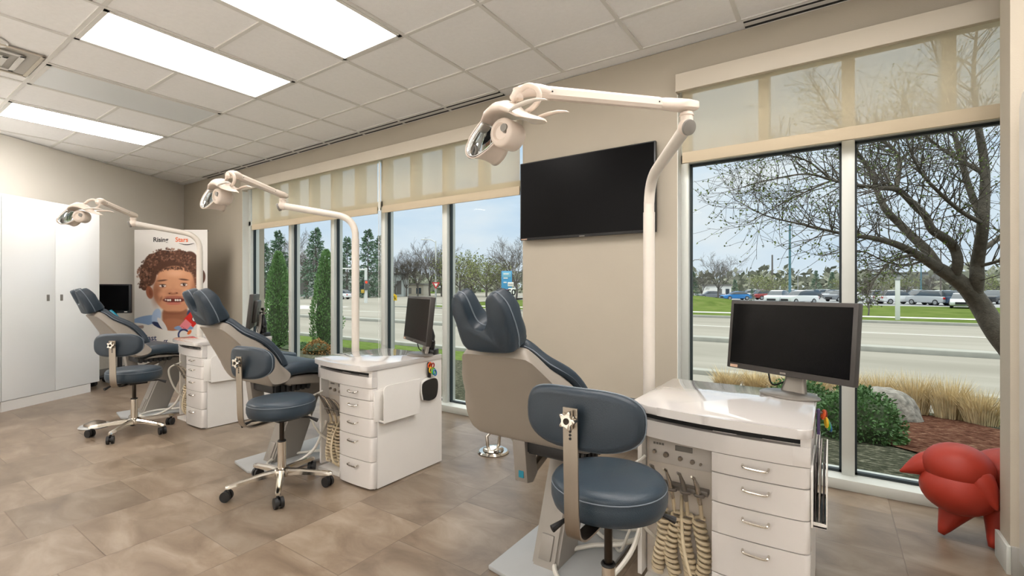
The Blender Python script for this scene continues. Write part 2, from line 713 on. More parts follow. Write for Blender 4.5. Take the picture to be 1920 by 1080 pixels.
ML = [-5.757 + 0.88 * i for i in range(5)]
window(1, LW0, LW1, ML[:4], [m - 0.44 for m in ML])
MR = [0.0495, 0.93, 1.81]
window(2, RW0, RW1, MR, [-0.39, 0.49, 1.37, 2.25])

# other walls: the slanting one behind the cabinets, and unseen ones made white to bounce light
U = Vector((0.494, -0.8695, 0)).normalized()
NW = Vector((0.8695, 0.494, 0)).normalized()
C0 = Vector((-8.6, WALL_Y, 0))
b = MB()
b.obox(C0 + U * 4.2 - NW * 0.06 + Vector((0, 0, CEIL / 2)), U, NW, Vector((0, 0, 1)), 4.6, 0.06, CEIL / 2)
struct(b.build('wall_left', M_WALL2, smooth=False))
b = MB()
b.obox(C0 + U * 4.2 + NW * 0.006 + Vector((0, 0, 0.05)), U, NW, Vector((0, 0, 1)), 4.2, 0.006, 0.05)
struct(b.build('baseboard_left', M_BASEB, smooth=False))
b = MB()
b.box(-9.2, 4.3, -4.42, -4.3, 0, CEIL)
struct(b.build('wall_back', M_WALLW, smooth=False))
b = MB()
b.box(4.2, 4.32, -4.4, 3.6, 0, CEIL)
struct(b.build('wall_right', M_WALLW, smooth=False))
PX = 0.602
b = MB()
b.box(PX, 4.2, 2.728, 2.868, 0, CEIL)
struct(b.build('wall_partition', M_WALL, smooth=False))
b = MB()
b.box(PX - 0.014, PX, 2.714, 2.88, 0, 0.115, 0.002)
struct(b.build('baseboard_partition', M_FRAME))  # window-lit end of the board, given a paler material than its front
b = MB()
b.box(PX, 4.2, 2.714, 2.728, 0, 0.115, 0.002)
struct(b.build('baseboard_partition', M_BASEB))  # shaded front of the same board, coloured darker than its end

# ---------------------------------------------------------------- ceiling fixtures
PM = {}


def panel_mat(s):
    if s not in PM:
        PM[s] = emis_mat('led_panel_glow', (255, 249, 244), s)
    return PM[s]


M_PANELOFF = mat('unlit_diffuser', (226, 230, 231), 0.35)


def panel_light(cx, cy, on, label, group='recessed ceiling light panels', bright=0):
    t = thing('ceiling_light', label, 'ceiling light', (cx, cy, CEIL), group=group)
    hx, hy = 0.306 - 0.012, 0.609 - 0.012
    f = MB()
    for a in ((-hx, hx, -hy, -hy + 0.026), (-hx, hx, hy - 0.026, hy), (-hx, -hx + 0.026, -hy, hy), (hx - 0.026, hx, -hy, hy)):
        f.box(a[0], a[1], a[2], a[3], -0.006, 0.005)
    f.build('frame', M_TBAR, t, smooth=False)
    d = MB()
    d.box(-hx + 0.026, hx - 0.026, -hy + 0.026, hy - 0.026, -0.003, 0.004)
    d.build('diffuser', panel_mat(bright or 8) if on else M_PANELOFF, t, smooth=False)


LC = [GX0 + GX * (c + 0.5) for c in (-5, -3, -1, 1, 3, 5, 7, 9)]
panel_light(GX0 + GX * 1.5, GY0 - GY, True, 'lit ceiling panel cut by the top edge of the photo, nearest the camera')
panel_light(GX0 - GX * 0.5, GY0 - GY, True, 'long lit ceiling panel, the middle one of the three glowing panels')
panel_light(GX0 - GX * 2.5, GY0 - GY, False, 'unlit ceiling panel between the middle and the far glowing panels')
panel_light(GX0 - GX * 4.5, GY0 - GY, True, 'farthest lit ceiling panel, above the white cabinets near the left wall', bright=12)
for gx, gy, s in ((-4.5, -4.6, 33), (-2.5, -4.6, 6), (-0.5, -6.6, 6), (1.5, -6.6, 6), (3.5, -6.6, 6), (6.5, -6.6, 6), (9.5, -6.6, 6), (-0.5, -9.2, 9), (1.5, -9.2, 9), (3.5, -9.2, 9), (6.5, -9.2, 9), (9.5, -9.2, 9), (4.5, -1, 12), (6.5, -1, 12), (8.5, -1, 12)):  # invented panels out of view, added to lift the room's light
    panel_light(GX0 + GX * gx, GY0 + GY * gy, True, 'added ceiling panel out of view that lifts the room light', 'added ceiling panels out of view', s)



def slot_diffuser(x0, x1, label):
    t = thing('slot_diffuser', label, 'air diffuser', ((x0 + x1) / 2, 3.26, CEIL), group='linear slot diffusers along the window wall')
    h = (x1 - x0) / 2
    s = MB()
    s.box(-h, h, -0.046, -0.020, -0.0015, 0.005)
    s.box(-h, h, 0.018, 0.050, -0.0015, 0.005)
    s.build('slot', M_SLOT, t, smooth=False)
    f = MB()
    for y0, y1 in ((-0.052, -0.046), (-0.020, 0.018), (0.050, 0.056)):
        f.box(-h, h, y0, y1, -0.004, 0.005)
    f.build('blade', M_TBAR, t, smooth=False)
    k = -12
    c = MB()
    while GX0 + k * GX < x1 - 0.1:
        x = GX0 + k * GX
        if x > x0 + 0.1:
            c.box(x - (x0 + x1) / 2 - 0.012, x - (x0 + x1) / 2 + 0.012, -0.052, 0.056, -0.005, 0.005)
        k += 1
    c.build('cross_bar', M_TBAR, t, smooth=False)


slot_diffuser(-7.75, -2.312, 'long black slot air diffuser along the ceiling above the far windows')
slot_diffuser(-0.453, 2.4, 'black slot air diffuser in the ceiling above the right-hand window, cut by the top edge')

t = thing('ceiling_diffuser', 'square stepped air diffuser in the ceiling at the left edge', 'air diffuser', (-4.905, 0.637, CEIL))
for i, hh in enumerate((0.285, 0.20, 0.125, 0.06)):
    b = MB()
    w = 0.03 if i else 0.022
    z = -0.004 - 0.011 * i
    for a in ((-hh, hh, -hh, -hh + w), (-hh, hh, hh - w, hh), (-hh, -hh + w, -hh, hh), (hh - w, hh, -hh, hh)):
        b.box(a[0], a[1], a[2], a[3], z - 0.006, z, 0.002)
    b.build('ring', M_CASS if i == 0 else M_TBAR, t)
b = MB()
b.box(-0.28, 0.28, -0.28, 0.28, -0.003, 0.004)
b.build('back_plate', mat('vent_shadow_grey', (176, 172, 164), 0.6), t, smooth=False)

t = thing('ceiling_speaker', 'round pale ceiling speaker cut by the left edge of the photo', 'speaker', (-4.62, 0.63, CEIL))
b = MB()
b.lathe([(0.0, -0.006), (0.085, -0.006), (0.095, -0.004), (0.098, 0.004)])
b.build('grille', M_TBAR, t)
b = MB()
b.torus((0, 0, -0.004), (0, 0, 1), 0.1, 0.006, 32, 6)
b.build('bezel', M_CEIL, t)

t = thing('return_grille', 'grey square ceiling air grille at the top edge beside a lit panel', 'air grille', (-3.38, 0.76, CEIL))
b = MB()
b.box(-0.13, 0.13, -0.13, 0.13, -0.003, 0.004)
b.build('back_plate', M_GREY, t, smooth=False)
b = MB()
for k in range(9):
    b.box(-0.12, 0.12, -0.12 + k * 0.028, -0.105 + k * 0.028, -0.006, -0.002)
b.build('louvres', M_TBAR, t, smooth=False)


# ---------------------------------------------------------------- roller shades
def roller_shade(x0, x1, zb, label):
    t = thing('roller_shade', label, 'roller shade', ((x0 + x1) / 2, 3.285, zb), group='roller shades over the windows')
    h = (x1 - x0) / 2
    b = MB()
    b.box(-h, h, -0.0006, 0.0006, 0.07, 2.52 - zb)
    b.build('fabric', M_SHADE, t, smooth=False)
    b = MB()
    b.box(-h, h, -0.007, 0.007, 0.0, 0.072, 0.003)
    b.build('hem_bar', M_HEM, t)
    b = MB()
    b.cyl((-h + 0.01, 0, 2.535 - zb), (h - 0.01, 0, 2.535 - zb), 0.026, seg=20)
    b.build('roller', M_HEM, t)


def cassette(x0, x1, label, joints=()):
    t = thing('shade_cassette', label, 'shade cassette', ((x0 + x1) / 2, 3.276, 2.475), group='shade cassettes above the windows')
    c = (x0 + x1) / 2
    b = MB()
    xs = [x0] + list(joints) + [x1]
    for a, d in zip(xs, xs[1:]):
        b.box(a - c + 0.001, d - c - 0.001, -0.048, -0.036, 0, 0.118, 0.004)
        b.box(a - c + 0.001, d - c - 0.001, -0.04, 0.041, 0.112, 0.118)
        b.box(a - c + 0.001, d - c - 0.001, -0.04, -0.016, 0.0, 0.006)
    b.box(x0 - c, x0 - c + 0.006, -0.045, 0.041, 0.0, 0.118)
    b.box(x1 - c - 0.006, x1 - c, -0.045, 0.041, 0.0, 0.118)
    b.build('fascia', M_CASS, t)
    b = MB()
    b.box(x0 - c + 0.01, x1 - c - 0.01, -0.036, 0.04, 0.1175, 0.122)
    b.build('lid_gap_line', M_SLOT, t, smooth=False)  # dark strip drawn for the gap line along the lid


roller_shade(-6.43, -3.915, 1.937, 'beige roller shade left of the white cord, over the far window')
roller_shade(-3.835, -2.145, 1.937, 'beige roller shade beside the wall television, right of the white cord')
roller_shade(-0.835, 1.6, 2.003, 'sheer roller shade over the right window with tree branches showing through')
cassette(-6.62, -2.14, 'long beige shade box above the far window')
cassette(-0.866, 1.65, 'beige shade box above the right window')
t = thing('shade_pull', 'white shade pull cord with guide hanging between the two far roller shades', 'pull cord', (-3.875, 3.275, 0.4))
b = MB()
b.box(-0.012, 0.012, -0.004, 0.004, 1.56, 2.07, 0.002)
b.build('guide_strip', M_JAMB, t)
b = MB()
b.tube([(-0.012, 0, 1.58), (-0.012, 0, 0.02), (0, 0, 0), (0.012, 0, 0.02), (0.012, 0, 1.58)], 0.0022, 6)
b.build('cord', M_JAMB, t)

# ---------------------------------------------------------------- television
t = thing('television', 'large black flat television on the wall between the two windows', 'television', (-1.5625, 3.25, 1.867))
b = MB()
b.box(-0.5575, 0.5575, 0.0, 0.035, -0.315, 0.315, 0.004)
b.build('housing', M_BEZELB, t)
b = MB()
b.box(-0.547, 0.547, -0.0015, 0.004, -0.297, 0.306)
b.build('screen', mat('television_screen', (4, 4, 5), 0.3, spec=0.1), t, smooth=False)
b = MB()
b.box(-0.15, 0.15, 0.034, 0.067, -0.15, 0.15)
b.build('wall_mount', M_BLACK, t, smooth=False)
b = MB()
b.box(-0.545, -0.49, -0.002, 0.002, -0.312, -0.303)
b.build('sticker', M_LABELO, t, smooth=False)
b = MB()
b.box(-0.022, 0.022, -0.003, 0.002, -0.3145, -0.307)
b.build('emblem', M_GREY, t, smooth=False)

# ---------------------------------------------------------------- tall white cabinets
CA = math.atan2(0.861, -0.5085)


def tall_cabinet(s0, label):
    o0 = Vector((-6.421, 0.978, 0)) + Vector((-0.5085, 0.861, 0)) * s0
    t = thing('tall_cabinet', label, 'cabinet', o0, CA, 'tall white storage cabinets')
    W = 0.981
    b = MB()
    b.box(0.0, W, 0.02, 0.60, 0.095, 2.05, 0.002)
    b.build('body', M_CAB, t)
    b = MB()
    b.box(0.0, W - 0.105, 0.003, 0.55, 0.0, 0.095)
    b.build('plinth', M_WHITE2, t, smooth=False)
    for k in (0, 1):
        x0 = k * W / 2 + 0.002
        d = MB()
        d.box(x0, x0 + W / 2 - 0.004, 0.0, 0.019, 0.10, 2.048, 0.0015)
        dd = d.build('door', M_CAB, t)
        hx = x0 + (W / 2 - 0.075 if k == 0 else 0.06)
        h = MB()
        h.box(hx - 0.014, hx + 0.014, -0.003, 0.004, 1.03, 1.095, 0.002)
        h.build('handle', M_GREY, dd)


tall_cabinet(0.0, 'tall glossy white two-door cabinet by the left wall, beside the far chair')
tall_cabinet(-0.984, 'tall glossy white cabinet cut off by the left edge of the photo')

# ---------------------------------------------------------------- scanner trolley behind the far chair
sp = at(217, 720, 5.72)
sx, sy = sp.x, sp.y
t = thing('scanner_trolley', 'wheeled scanner trolley with black screen behind the farthest chair', 'medical trolley', (sx, sy, 0), YAW)
b = MB()
b.box(-0.28, 0.18, -0.006, 0.03, 0.858, 1.21, 0.008)
sc_ = b.build('screen_housing', M_BEZELB, t)
b = MB()
b.box(-0.262, 0.162, -0.008, -0.004, 0.892, 1.192)
b.build('screen', M_SCREEN, sc_, smooth=False)
b = MB()
b.box(0.11, 0.145, -0.0095, -0.005, 0.872, 0.88)
b.build('sticker', M_PAPER, sc_, smooth=False)
b = MB()
b.tube([(-0.06, 0.03, 0.95), (-0.05, 0.05, 0.80), (-0.02, 0.06, 0.7), (0, 0.06, 0.5), (0, 0.06, 0.12)], 0.024, 12)
b.build('pole', M_BEZELB, t)
b = MB()
b.box(-0.20, 0.22, -0.05, 0.16, 0.66, 0.70, 0.01)
b.build('shelf', M_STAND, t)
b = MB()
b.cyl((0.06, -0.02, 0.70), (0.045, -0.02, 0.80), 0.04, 0.034, 16)
b.build('holder', M_WHITE2, t)
b = MB()
for a in range(5):
    an = a * 2 * PI / 5 + 0.3
    b.tube([(0, 0.06, 0.12), (0.25 * math.cos(an), 0.06 + 0.25 * math.sin(an), 0.085)], [0.03, 0.018], 8)
b.build('leg_star', M_RUBBER, t)
for a in range(5):
    an = a * 2 * PI / 5 + 0.3
    c = MB()
    x, y = 0.25 * math.cos(an), 0.06 + 0.25 * math.sin(an)
    c.cyl((x, y - 0.02, 0.036), (x, y + 0.02, 0.036), 0.036, seg=16)
    c.build('caster', M_RUBBER, t)
w = at(214, 606, 5.60)
t = thing('scanner_wand', 'teal handheld scanner wand resting in the trolley holder', 'scanner wand', (w.x, w.y, 0.80), YAW)
b = MB()
b.tube([(0.05, 0, -0.02), (0.0, 0, 0.03), (-0.05, 0, 0.09)], [0.028, 0.034, 0.024], 12)
b.build('body', M_TEAL, t)
b = MB()
b.tube([(0.05, 0, -0.02), (0.075, 0, -0.07)], [0.024, 0.02], 12)
b.build('tip', M_WHITE2, t)

# ---------------------------------------------------------------- printed banner
import numpy as np
BW, BH = 0.975, 1.94
BC = (Vector((-7.705, 2.391, 0)) + Vector((-6.898, 2.938, 0))) / 2
ban = thing('banner_stand', 'tall printed pull-up banner of a smiling curly-haired boy by the corner', 'banner', BC, YAW)
b = MB()
b.box(-BW / 2 - 0.01, BW / 2 + 0.01, -0.04, 0.10, 0.0, 0.07, 0.008)
b.build('base_cassette', M_STAND, ban)
b = MB()
b.cyl((0, 0.03, 0.05), (0, 0.03, BH), 0.01, seg=8)
b.build('pole', M_STAND, ban)
b = MB()
b.box(-BW / 2, BW / 2, 0.002, 0.02, BH - 0.02, BH, 0.002)
b.build('top_rail', M_STAND, ban)
NXp, NYp = 205, 408
gx, gy = np.meshgrid(np.linspace(55, 670, NXp), np.linspace(45, 1269, NYp))
img = np.empty((NYp, NXp, 3))
img[:] = np.array([214, 210, 204])


def brush(cx, cy, rx, ry, col, soft=0.25, alpha=1.0, rot=0.0, clip=None):
    a = R(rot)
    dx, dy = gx - cx, gy - cy
    u = (dx * math.cos(a) + dy * math.sin(a)) / rx
    v = (-dx * math.sin(a) + dy * math.cos(a)) / ry
    d = np.sqrt(u * u + v * v)
    m = np.clip((1 - d) / max(soft, 1e-3), 0, 1)
    m = m * m * (3 - 2 * m) * alpha
    if clip is not None:
        m = m * clip
    img[:] = img * (1 - m[..., None]) + np.array(col) * m[..., None]
    return m


def boxbrush(cx, cy, hx, hy, col, rot=0.0, soft=3.0):
    a = R(rot)
    dx, dy = gx - cx, gy - cy
    u = np.abs(dx * math.cos(a) + dy * math.sin(a)) - hx
    v = np.abs(-dx * math.sin(a) + dy * math.cos(a)) - hy
    m = np.clip(-np.maximum(u, v) / soft + 0.5, 0, 1)
    img[:] = img * (1 - m[..., None]) + np.array(col) * m[..., None]


prnd = random.Random(5)
brush(362, 300, 520, 520, (226, 222, 216), 0.9, 0.6)
# hair
for (cx, cy, rx, ry) in ((335, 330, 215, 112), (170, 420, 76, 110), (140, 500, 40, 60), (225, 300, 80, 60), (520, 320, 78, 100), (560, 420, 62, 100), (610, 440, 46, 70), (430, 270, 100, 56), (300, 262, 90, 48)):
    brush(cx, cy, rx, ry, (84, 56, 44), 0.12)
curls = []
for i in range(620):
    a = prnd.uniform(PI * 0.86, PI * 2.14)
    rr = prnd.uniform(0.62, 1.06)
    cx = 352 + 258 * rr * math.cos(a)
    cy = 440 + 228 * rr * math.sin(a)
    if cy > 545 or (cx > 250 and cx < 530 and cy > 385):
        continue
    c = prnd.choice(((58, 38, 30), (112, 76, 58), (132, 94, 74), (72, 48, 38), (96, 64, 50), (150, 112, 92)))
    brush(cx, cy, prnd.uniform(8, 17), prnd.uniform(6, 12), c, 0.7, 0.75, prnd.uniform(0, 180))
# neck and chest
brush(400, 770, 125, 130, (150, 98, 72), 0.2)
brush(375, 850, 140, 70, (166, 110, 82), 0.3)
# ears
brush(183, 572, 34, 62, (150, 92, 66), 0.25, 1, -12)
brush(190, 575, 18, 40, (118, 66, 48), 0.6, 0.7, -12)
# face
brush(392, 560, 188, 188, (206, 150, 114), 0.10)
brush(396, 470, 172, 128, (212, 156, 120), 0.14)
brush(388, 640, 150, 112, (204, 146, 112), 0.2)
brush(240, 570, 66, 170, (142, 90, 66), 0.9, 0.75)
brush(560, 560, 50, 170, (150, 98, 72), 0.9, 0.6)
brush(400, 410, 130, 50, (232, 182, 148), 0.9, 0.7)
brush(285, 590, 52, 44, (222, 162, 128), 0.9, 0.7)
brush(490, 578, 54, 46, (234, 180, 146), 0.9, 0.8)
brush(385, 745, 130, 26, (128, 80, 60), 0.9, 0.7)
brush(385, 712, 52, 22, (206, 150, 118), 0.9, 0.6)
# hair line over the forehead
for i in range(90):
    cx = prnd.uniform(205, 585)
    cy = 372 + abs(cx - 395) ** 1.7 * 0.0052 + prnd.uniform(-16, 8)
    brush(cx, cy, prnd.uniform(8, 15), prnd.uniform(6, 11), prnd.choice(((70, 46, 36), (98, 66, 52), (120, 84, 66))), 0.6, 0.8, prnd.uniform(0, 180))
# brows, eyes
brush(288, 472, 58, 10, (84, 54, 42), 0.6, 0.85, -6)
brush(472, 464, 56, 10, (84, 54, 42), 0.6, 0.85, 6)
for ex, ey in ((292, 518), (472, 508)):
    brush(ex, ey, 46, 24, (150, 98, 74), 0.8, 0.7)
    brush(ex, ey, 34, 12, (226, 214, 206), 0.3)
    brush(ex + 2, ey - 1, 14, 13, (58, 36, 28), 0.3)
    brush(ex + 6, ey - 5, 3.5, 3.5, (240, 236, 232), 0.5)
    brush(ex, ey - 12, 38, 5, (62, 38, 30), 0.6, 0.9)
    brush(ex, ey + 14, 34, 4, (140, 88, 68), 0.8, 0.6)
# nose
brush(382, 535, 26, 56, (204, 148, 114), 0.9, 0.6)
brush(380, 580, 62, 18, (140, 86, 62), 0.8, 0.75)
brush(382, 566, 30, 22, (210, 152, 120), 0.8, 0.8)
brush(350, 582, 11, 6, (84, 46, 36), 0.6)
brush(412, 578, 11, 6, (84, 46, 36), 0.6)
# smile
brush(386, 636, 104, 26, (104, 48, 42), 0.25)
brush(386, 612, 100, 15, (172, 106, 88), 0.5, 1)
for tx in (338, 356, 402, 420, 440):
    brush(tx, 637, 10, 11, (240, 236, 228), 0.35)
brush(318, 634, 9, 8, (222, 214, 206), 0.4)
brush(386, 666, 78, 14, (196, 116, 100), 0.4)
brush(280, 625, 14, 36, (138, 86, 64), 0.9, 0.6, 20)
brush(500, 612, 14, 36, (138, 86, 64), 0.9, 0.6, -20)
# shirt
brush(140, 812, 140, 44, (132, 158, 192), 0.12, 1, -12)
brush(240, 775, 40, 72, (168, 188, 214), 0.12, 1, 14)
brush(262, 850, 70, 22, (44, 52, 84), 0.2, 1, 24)
brush(290, 845, 24, 80, (214, 210, 208), 0.2, 1, -34)
brush(560, 760, 70, 60, (60, 70, 104), 0.2, 1, 20)
brush(470, 872, 90, 24, (128, 152, 186), 0.2)
# white wave
wave = 826 + 34 * (1 - np.cos(np.clip((gx - 55) / 330, 0, 1) * PI)) - 10 * np.sin((gx - 380) / 290 * PI) * (gx > 380)
wm = np.clip((gy - wave) / 4, 0, 1)
img[:] = img * (1 - wm[..., None]) + np.array([222, 218, 210]) * wm[..., None]
# toy rocket
boxbrush(540, 800, 52, 44, (206, 48, 40), 42)
boxbrush(486, 848, 34, 40, (222, 128, 134), 42)
brush(561, 796, 25, 25, (60, 30, 36), 0.15)
brush(561, 796, 20, 20, (236, 232, 226), 0.15)
for k in range(4):
    brush(456 + k * 13, 862 + k * 8, 4, 4, (120, 44, 60), 0.4)
ring = np.abs(np.hypot(gx - 470, gy - 930) - 44)
rm = np.clip((9 - ring) / 4, 0, 1) * ((gx < 474) | (gy < 905))
img[:] = img * (1 - rm[..., None]) + np.array([42, 50, 92]) * rm[..., None]
brush(518, 908, 26, 15, (222, 112, 50), 0.2, 1, -50)
brush(590, 930, 20, 7, (210, 160, 100), 0.3, 1, 0)

S_ = BW / 615.0
verts = [((gx[j, i] - 362.5) * S_, 0.0, BH - (gy[j, i] - 45) * S_) for j in range(NYp) for i in range(NXp)]
faces = [(j * NXp + i, (j + 1) * NXp + i, (j + 1) * NXp + i + 1, j * NXp + i + 1) for j in range(NYp - 1) for i in range(NXp - 1)]
me = bpy.data.meshes.new('printed_panel')
me.from_pydata(verts, [], faces)
ca = me.color_attributes.new('print', 'FLOAT_COLOR', 'POINT')
lin = np.clip(img, 0, 255) / 255.0
lin = np.where(lin <= 0.04045, lin / 12.92, ((lin + 0.055) / 1.055) ** 2.4)
rgba = np.ones((NYp * NXp, 4), dtype=np.float32)
rgba[:, :3] = lin.reshape(-1, 3)
ca.data.foreach_set('color', rgba.ravel())
me.materials.append(attr_mat('banner_print', 'print'))
po = bpy.data.objects.new('printed_panel', me)
COL.objects.link(po)
po.parent = ban


def ppt(cx, cy, off=0.0015):
    return Vector(((cx - 362.5) * S_, -off, BH - (cy - 45) * S_))


text_mesh('Rising', 53 * S_ * 1.02, M_INK, ban, ppt(213, 146), (1, 0, 0), (0, 0, 1), 'heading', bold=0.0016)
text_mesh('Stars', 53 * S_ * 1.02, M_ORINK, ban, ppt(400, 146), (1, 0, 0), (0, 0, 1), 'heading', bold=0.0016)
b = MB()
b.tube([ppt(430 + k * 13, 158 + 12 * math.sin(k / 10 * PI), 0.001) for k in range(11)], [0.002 + 0.004 * math.sin(k / 10 * PI) for k in range(11)], 6)
b.build('underline', M_INK, ban)
text_mesh('Blast', 66 * S_, M_NAVYINK, ban, ppt(115, 976), (1, 0, 0), (0, 0, 1), 'slogan', bold=0.001)
text_mesh('off', 66 * S_, M_NAVYINK, ban, ppt(262, 1018), (1, 0, 0), (0, 0, 1), 'slogan', bold=0.001)
# ================================================================ TREATMENT CARTS
XS = (-0.055, -2.165, -4.265)          # right-hand face of each cart
WHO = ('nearest', 'middle', 'farthest')


def cart(X0, label):
    t = thing('treatment_cart', label, 'cart', (X0, 2.06, 0), group='white treatment carts')
    # carcass
    b = MB()
    b.box(-0.297, -0.017, -0.262, 0.295, 0.02, 0.654)
    b.box(-0.568, -0.296, -0.159, 0.294, 0.02, 0.654)
    b.box(-0.5835, -0.567, -0.225, 0.296, 0.03, 0.69)
    b.box(-0.56, -0.019, -0.25, 0.28, 0.0, 0.021)
    b.box(-0.567, -0.018, -0.19, 0.293, 0.653, 0.689)
    b.box(-0.018, 0.0, -0.2442, 0.296, 0.006, 0.69)
    b.build('carcass', M_WHITE2, t)

    def front(off, x0=-0.585, x1=0.0):
        p = []
        for k in range(13):
            x = x0 + (x1 - x0) * k / 12
            u = (x + 0.585) / 0.585
            p.append((x, -0.235 - 0.05 * u - 0.028 * math.sin(u * PI) + off))
        return p
    # worktop with a bowed front and a rounded corner
    p = [(-0.597, -0.25)] + [(x, y - 0.052) for x, y in front(0.0, -0.52, -0.05)] + arc2(-0.035, -0.297, 0.042, -90, 0, 5) + arc2(-0.013, 0.285, 0.02, 0, 90, 3) + [(-0.59, 0.305)]
    b = MB()
    b.prism(p, lambda q: (q[0], q[1], 0.69), lambda q: (q[0], q[1], 0.72), 0.004, 2)
    b.build('worktop', M_TOP, t)
    # apron under the worktop with a black box painting the shade in the tray slot
    b = MB()
    f = front(0.0)
    b.prism(f + [(0.0, -0.2445), (-0.585, -0.2)], lambda q: (q[0], q[1], 0.588), lambda q: (q[0], q[1], 0.652), 0.002, 1)
    b.build('apron', M_WHITE, t)
    b = MB()
    f2 = front(0.03, -0.56, -0.03)
    b.prism(f2 + [(-0.03, -0.15), (-0.56, -0.12)], lambda q: (q[0], q[1], 0.6525), lambda q: (q[0], q[1], 0.674))
    b.build('tray_slot_shade', M_BLACK, t, smooth=False)
    b = MB()
    f3 = front(0.004)
    b.prism(f3 + [(0.0, -0.2445), (-0.585, -0.2)], lambda q: (q[0], q[1], 0.6745), lambda q: (q[0], q[1], 0.6905))
    b.box(-0.585, -0.565, -0.232, -0.2, 0.6515, 0.675)
    b.box(-0.028, 0.0, -0.282, -0.2445, 0.6515, 0.675)
    b.build('top_rail', M_WHITE, t, smooth=False)
    # drawers
    zs = ((0.012, 0.162), (0.1655, 0.304), (0.3075, 0.411), (0.4145, 0.514), (0.5175, 0.5845))
    for z0, z1 in zs:
        d = MB()
        pf = front(0.004, -0.296, -0.03)
        d.prism(pf + arc2(-0.022, -0.259, 0.022, -80, 0, 4) + [(0.0, -0.245), (-0.296, -0.245)], lambda q: (q[0], q[1], z0), lambda q: (q[0], q[1], z1), 0.0025, 2)
        do = d.build('drawer', M_WHITE, t)
        hz = z1 - min(0.036, (z1 - z0) * 0.42)
        h = MB()
        y0 = -0.282
        h.tube(smooth_path([(-0.195, y0 + 0.008, hz + 0.006), (-0.195, y0 - 0.018, hz + 0.004), (-0.182, y0 - 0.024, hz), (-0.13, y0 - 0.027, hz), (-0.118, y0 - 0.02, hz + 0.004), (-0.118, y0 + 0.002, hz + 0.006)], 5), 0.0042, 8)
        h.build('handle', M_CHROME, do)
    # instrument panel in the open left half
    b = MB()
    b.box(-0.563, -0.30, -0.172, -0.16, 0.02, 0.585)
    b.build('instrument_panel', M_INSTR, t, smooth=False)
    b = MB()
    b.box(-0.555, -0.305, -0.178, -0.17, 0.47, 0.575, 0.003)
    cp = b.build('control_panel', mat('control_panel_grey', (206, 200, 192), 0.35), t)
    for kx, kz, r in ((-0.53, 0.512, 0.008), (-0.485, 0.507, 0.011), (-0.43, 0.502, 0.009), (-0.385, 0.498, 0.009), (-0.355, 0.495, 0.005)):
        k = MB()
        k.cyl((kx, -0.177, kz), (kx, -0.19, kz), r, r * 0.85, 14)
        k.build('knob', M_STEEL, cp)
    b = MB()
    b.box(-0.45, -0.385, -0.181, -0.177, 0.53, 0.55, 0.001)
    b.build('gauge_window', M_GREY, cp)
    b = MB()
    for k in range(4):
        b.box(-0.535 + k * 0.011, -0.527 + k * 0.011, -0.1795, -0.177, 0.541, 0.549)
    b.build('panel_marking', M_GREY, cp, smooth=False)
    # instrument holder, handpieces and coiled hoses
    b = MB()
    b.box(-0.53, -0.325, -0.205, -0.17, 0.385, 0.405, 0.003)
    for k in range(4):
        b.torus((-0.50 + k * 0.05, -0.225, 0.395), (0, 0.15, 1), 0.015, 0.006, 16, 6)
    b.build('instrument_holder', M_STAND, t)
    for k in range(4):
        hx = -0.50 + k * 0.05
        h = MB()
        tip = (hx - 0.008, -0.275, 0.485 - 0.004 * k)
        h.tube([(hx, -0.215, 0.36), (hx - 0.002, -0.23, 0.40), (hx - 0.004, -0.25, 0.44), tip], [0.008, 0.0105, 0.0085, 0.005], 10)
        h.tube([tip, (tip[0] - 0.004, tip[1] - 0.02, tip[2] + 0.012)], [0.0065, 0.004], 8)
        h.build('handpiece', M_CHROME if k % 2 else M_STAND, t)
        c = MB()
        pts = [(hx, -0.212, 0.365), (hx, -0.2, 0.33), (hx + 0.003, -0.2, 0.30)]
        z, n = 0.30, 0
        tot = 10 * 12
        for n in range(tot):
            a = 2 * PI * n / 10
            zz = 0.30 - 0.245 * n / tot
            sway = 0.012 * math.sin(n / tot * 5 + k * 1.7)
            pts.append((hx + 0.003 + sway + 0.020 * math.cos(a), -0.2 - 0.012 * math.sin(n / tot * PI) + 0.020 * math.sin(a), zz))
        pts += [(hx, -0.185, 0.05), (hx, -0.172, 0.09)]
        c.tube(pts, 0.0072, 7)
        c.build('coiled_hose', M_HOSE, t)
    for pts, m, r in (
            ([(-0.43, -0.165, 0.36), (-0.40, -0.26, 0.22), (-0.36, -0.28, 0.10), (-0.34, -0.2, 0.05), (-0.34, -0.17, 0.12)], M_HOSE, 0.006),
            ([(-0.555, -0.22, 0.5), (-0.60, -0.30, 0.44), (-0.57, -0.27, 0.28), (-0.52, -0.2, 0.18), (-0.52, -0.165, 0.2)], M_HOSEW, 0.007),
            ([(-0.56, -0.19, 0.30), (-0.60, -0.26, 0.12), (-0.68, -0.40, 0.035), (-0.82, -0.44, 0.034), (-0.90, -0.30, 0.034), (-0.82, -0.16, 0.036), (-0.68, -0.12, 0.07), (-0.578, -0.10, 0.14)], M_HOSEW, 0.0095),
            ([(-0.58, 0.05, 0.20), (-0.66, 0.0, 0.05), (-0.78, -0.06, 0.033), (-0.90, 0.02, 0.036)], M_HOSEW, 0.008),
            ([(-0.58, 0.15, 0.22), (-0.65, 0.12, 0.05), (-0.78, 0.06, 0.033), (-0.92, 0.10, 0.036)], M_HOSEW, 0.008),
            ([(-0.58, -0.08, 0.26), (-0.64, -0.14, 0.16), (-0.70, -0.12, 0.032), (-0.80, 0.0, 0.032), (-0.90, 0.05, 0.04)], M_HOSEW, 0.006)):
        c = MB()
        c.tube(smooth_path(pts, 8), r, 8)
        c.build('supply_hose', m, t)
    # wall pocket for charts on the right side
    b = MB()
    b.box(0.0, 0.006, -0.272, 0.04, 0.395, 0.575, 0.001)
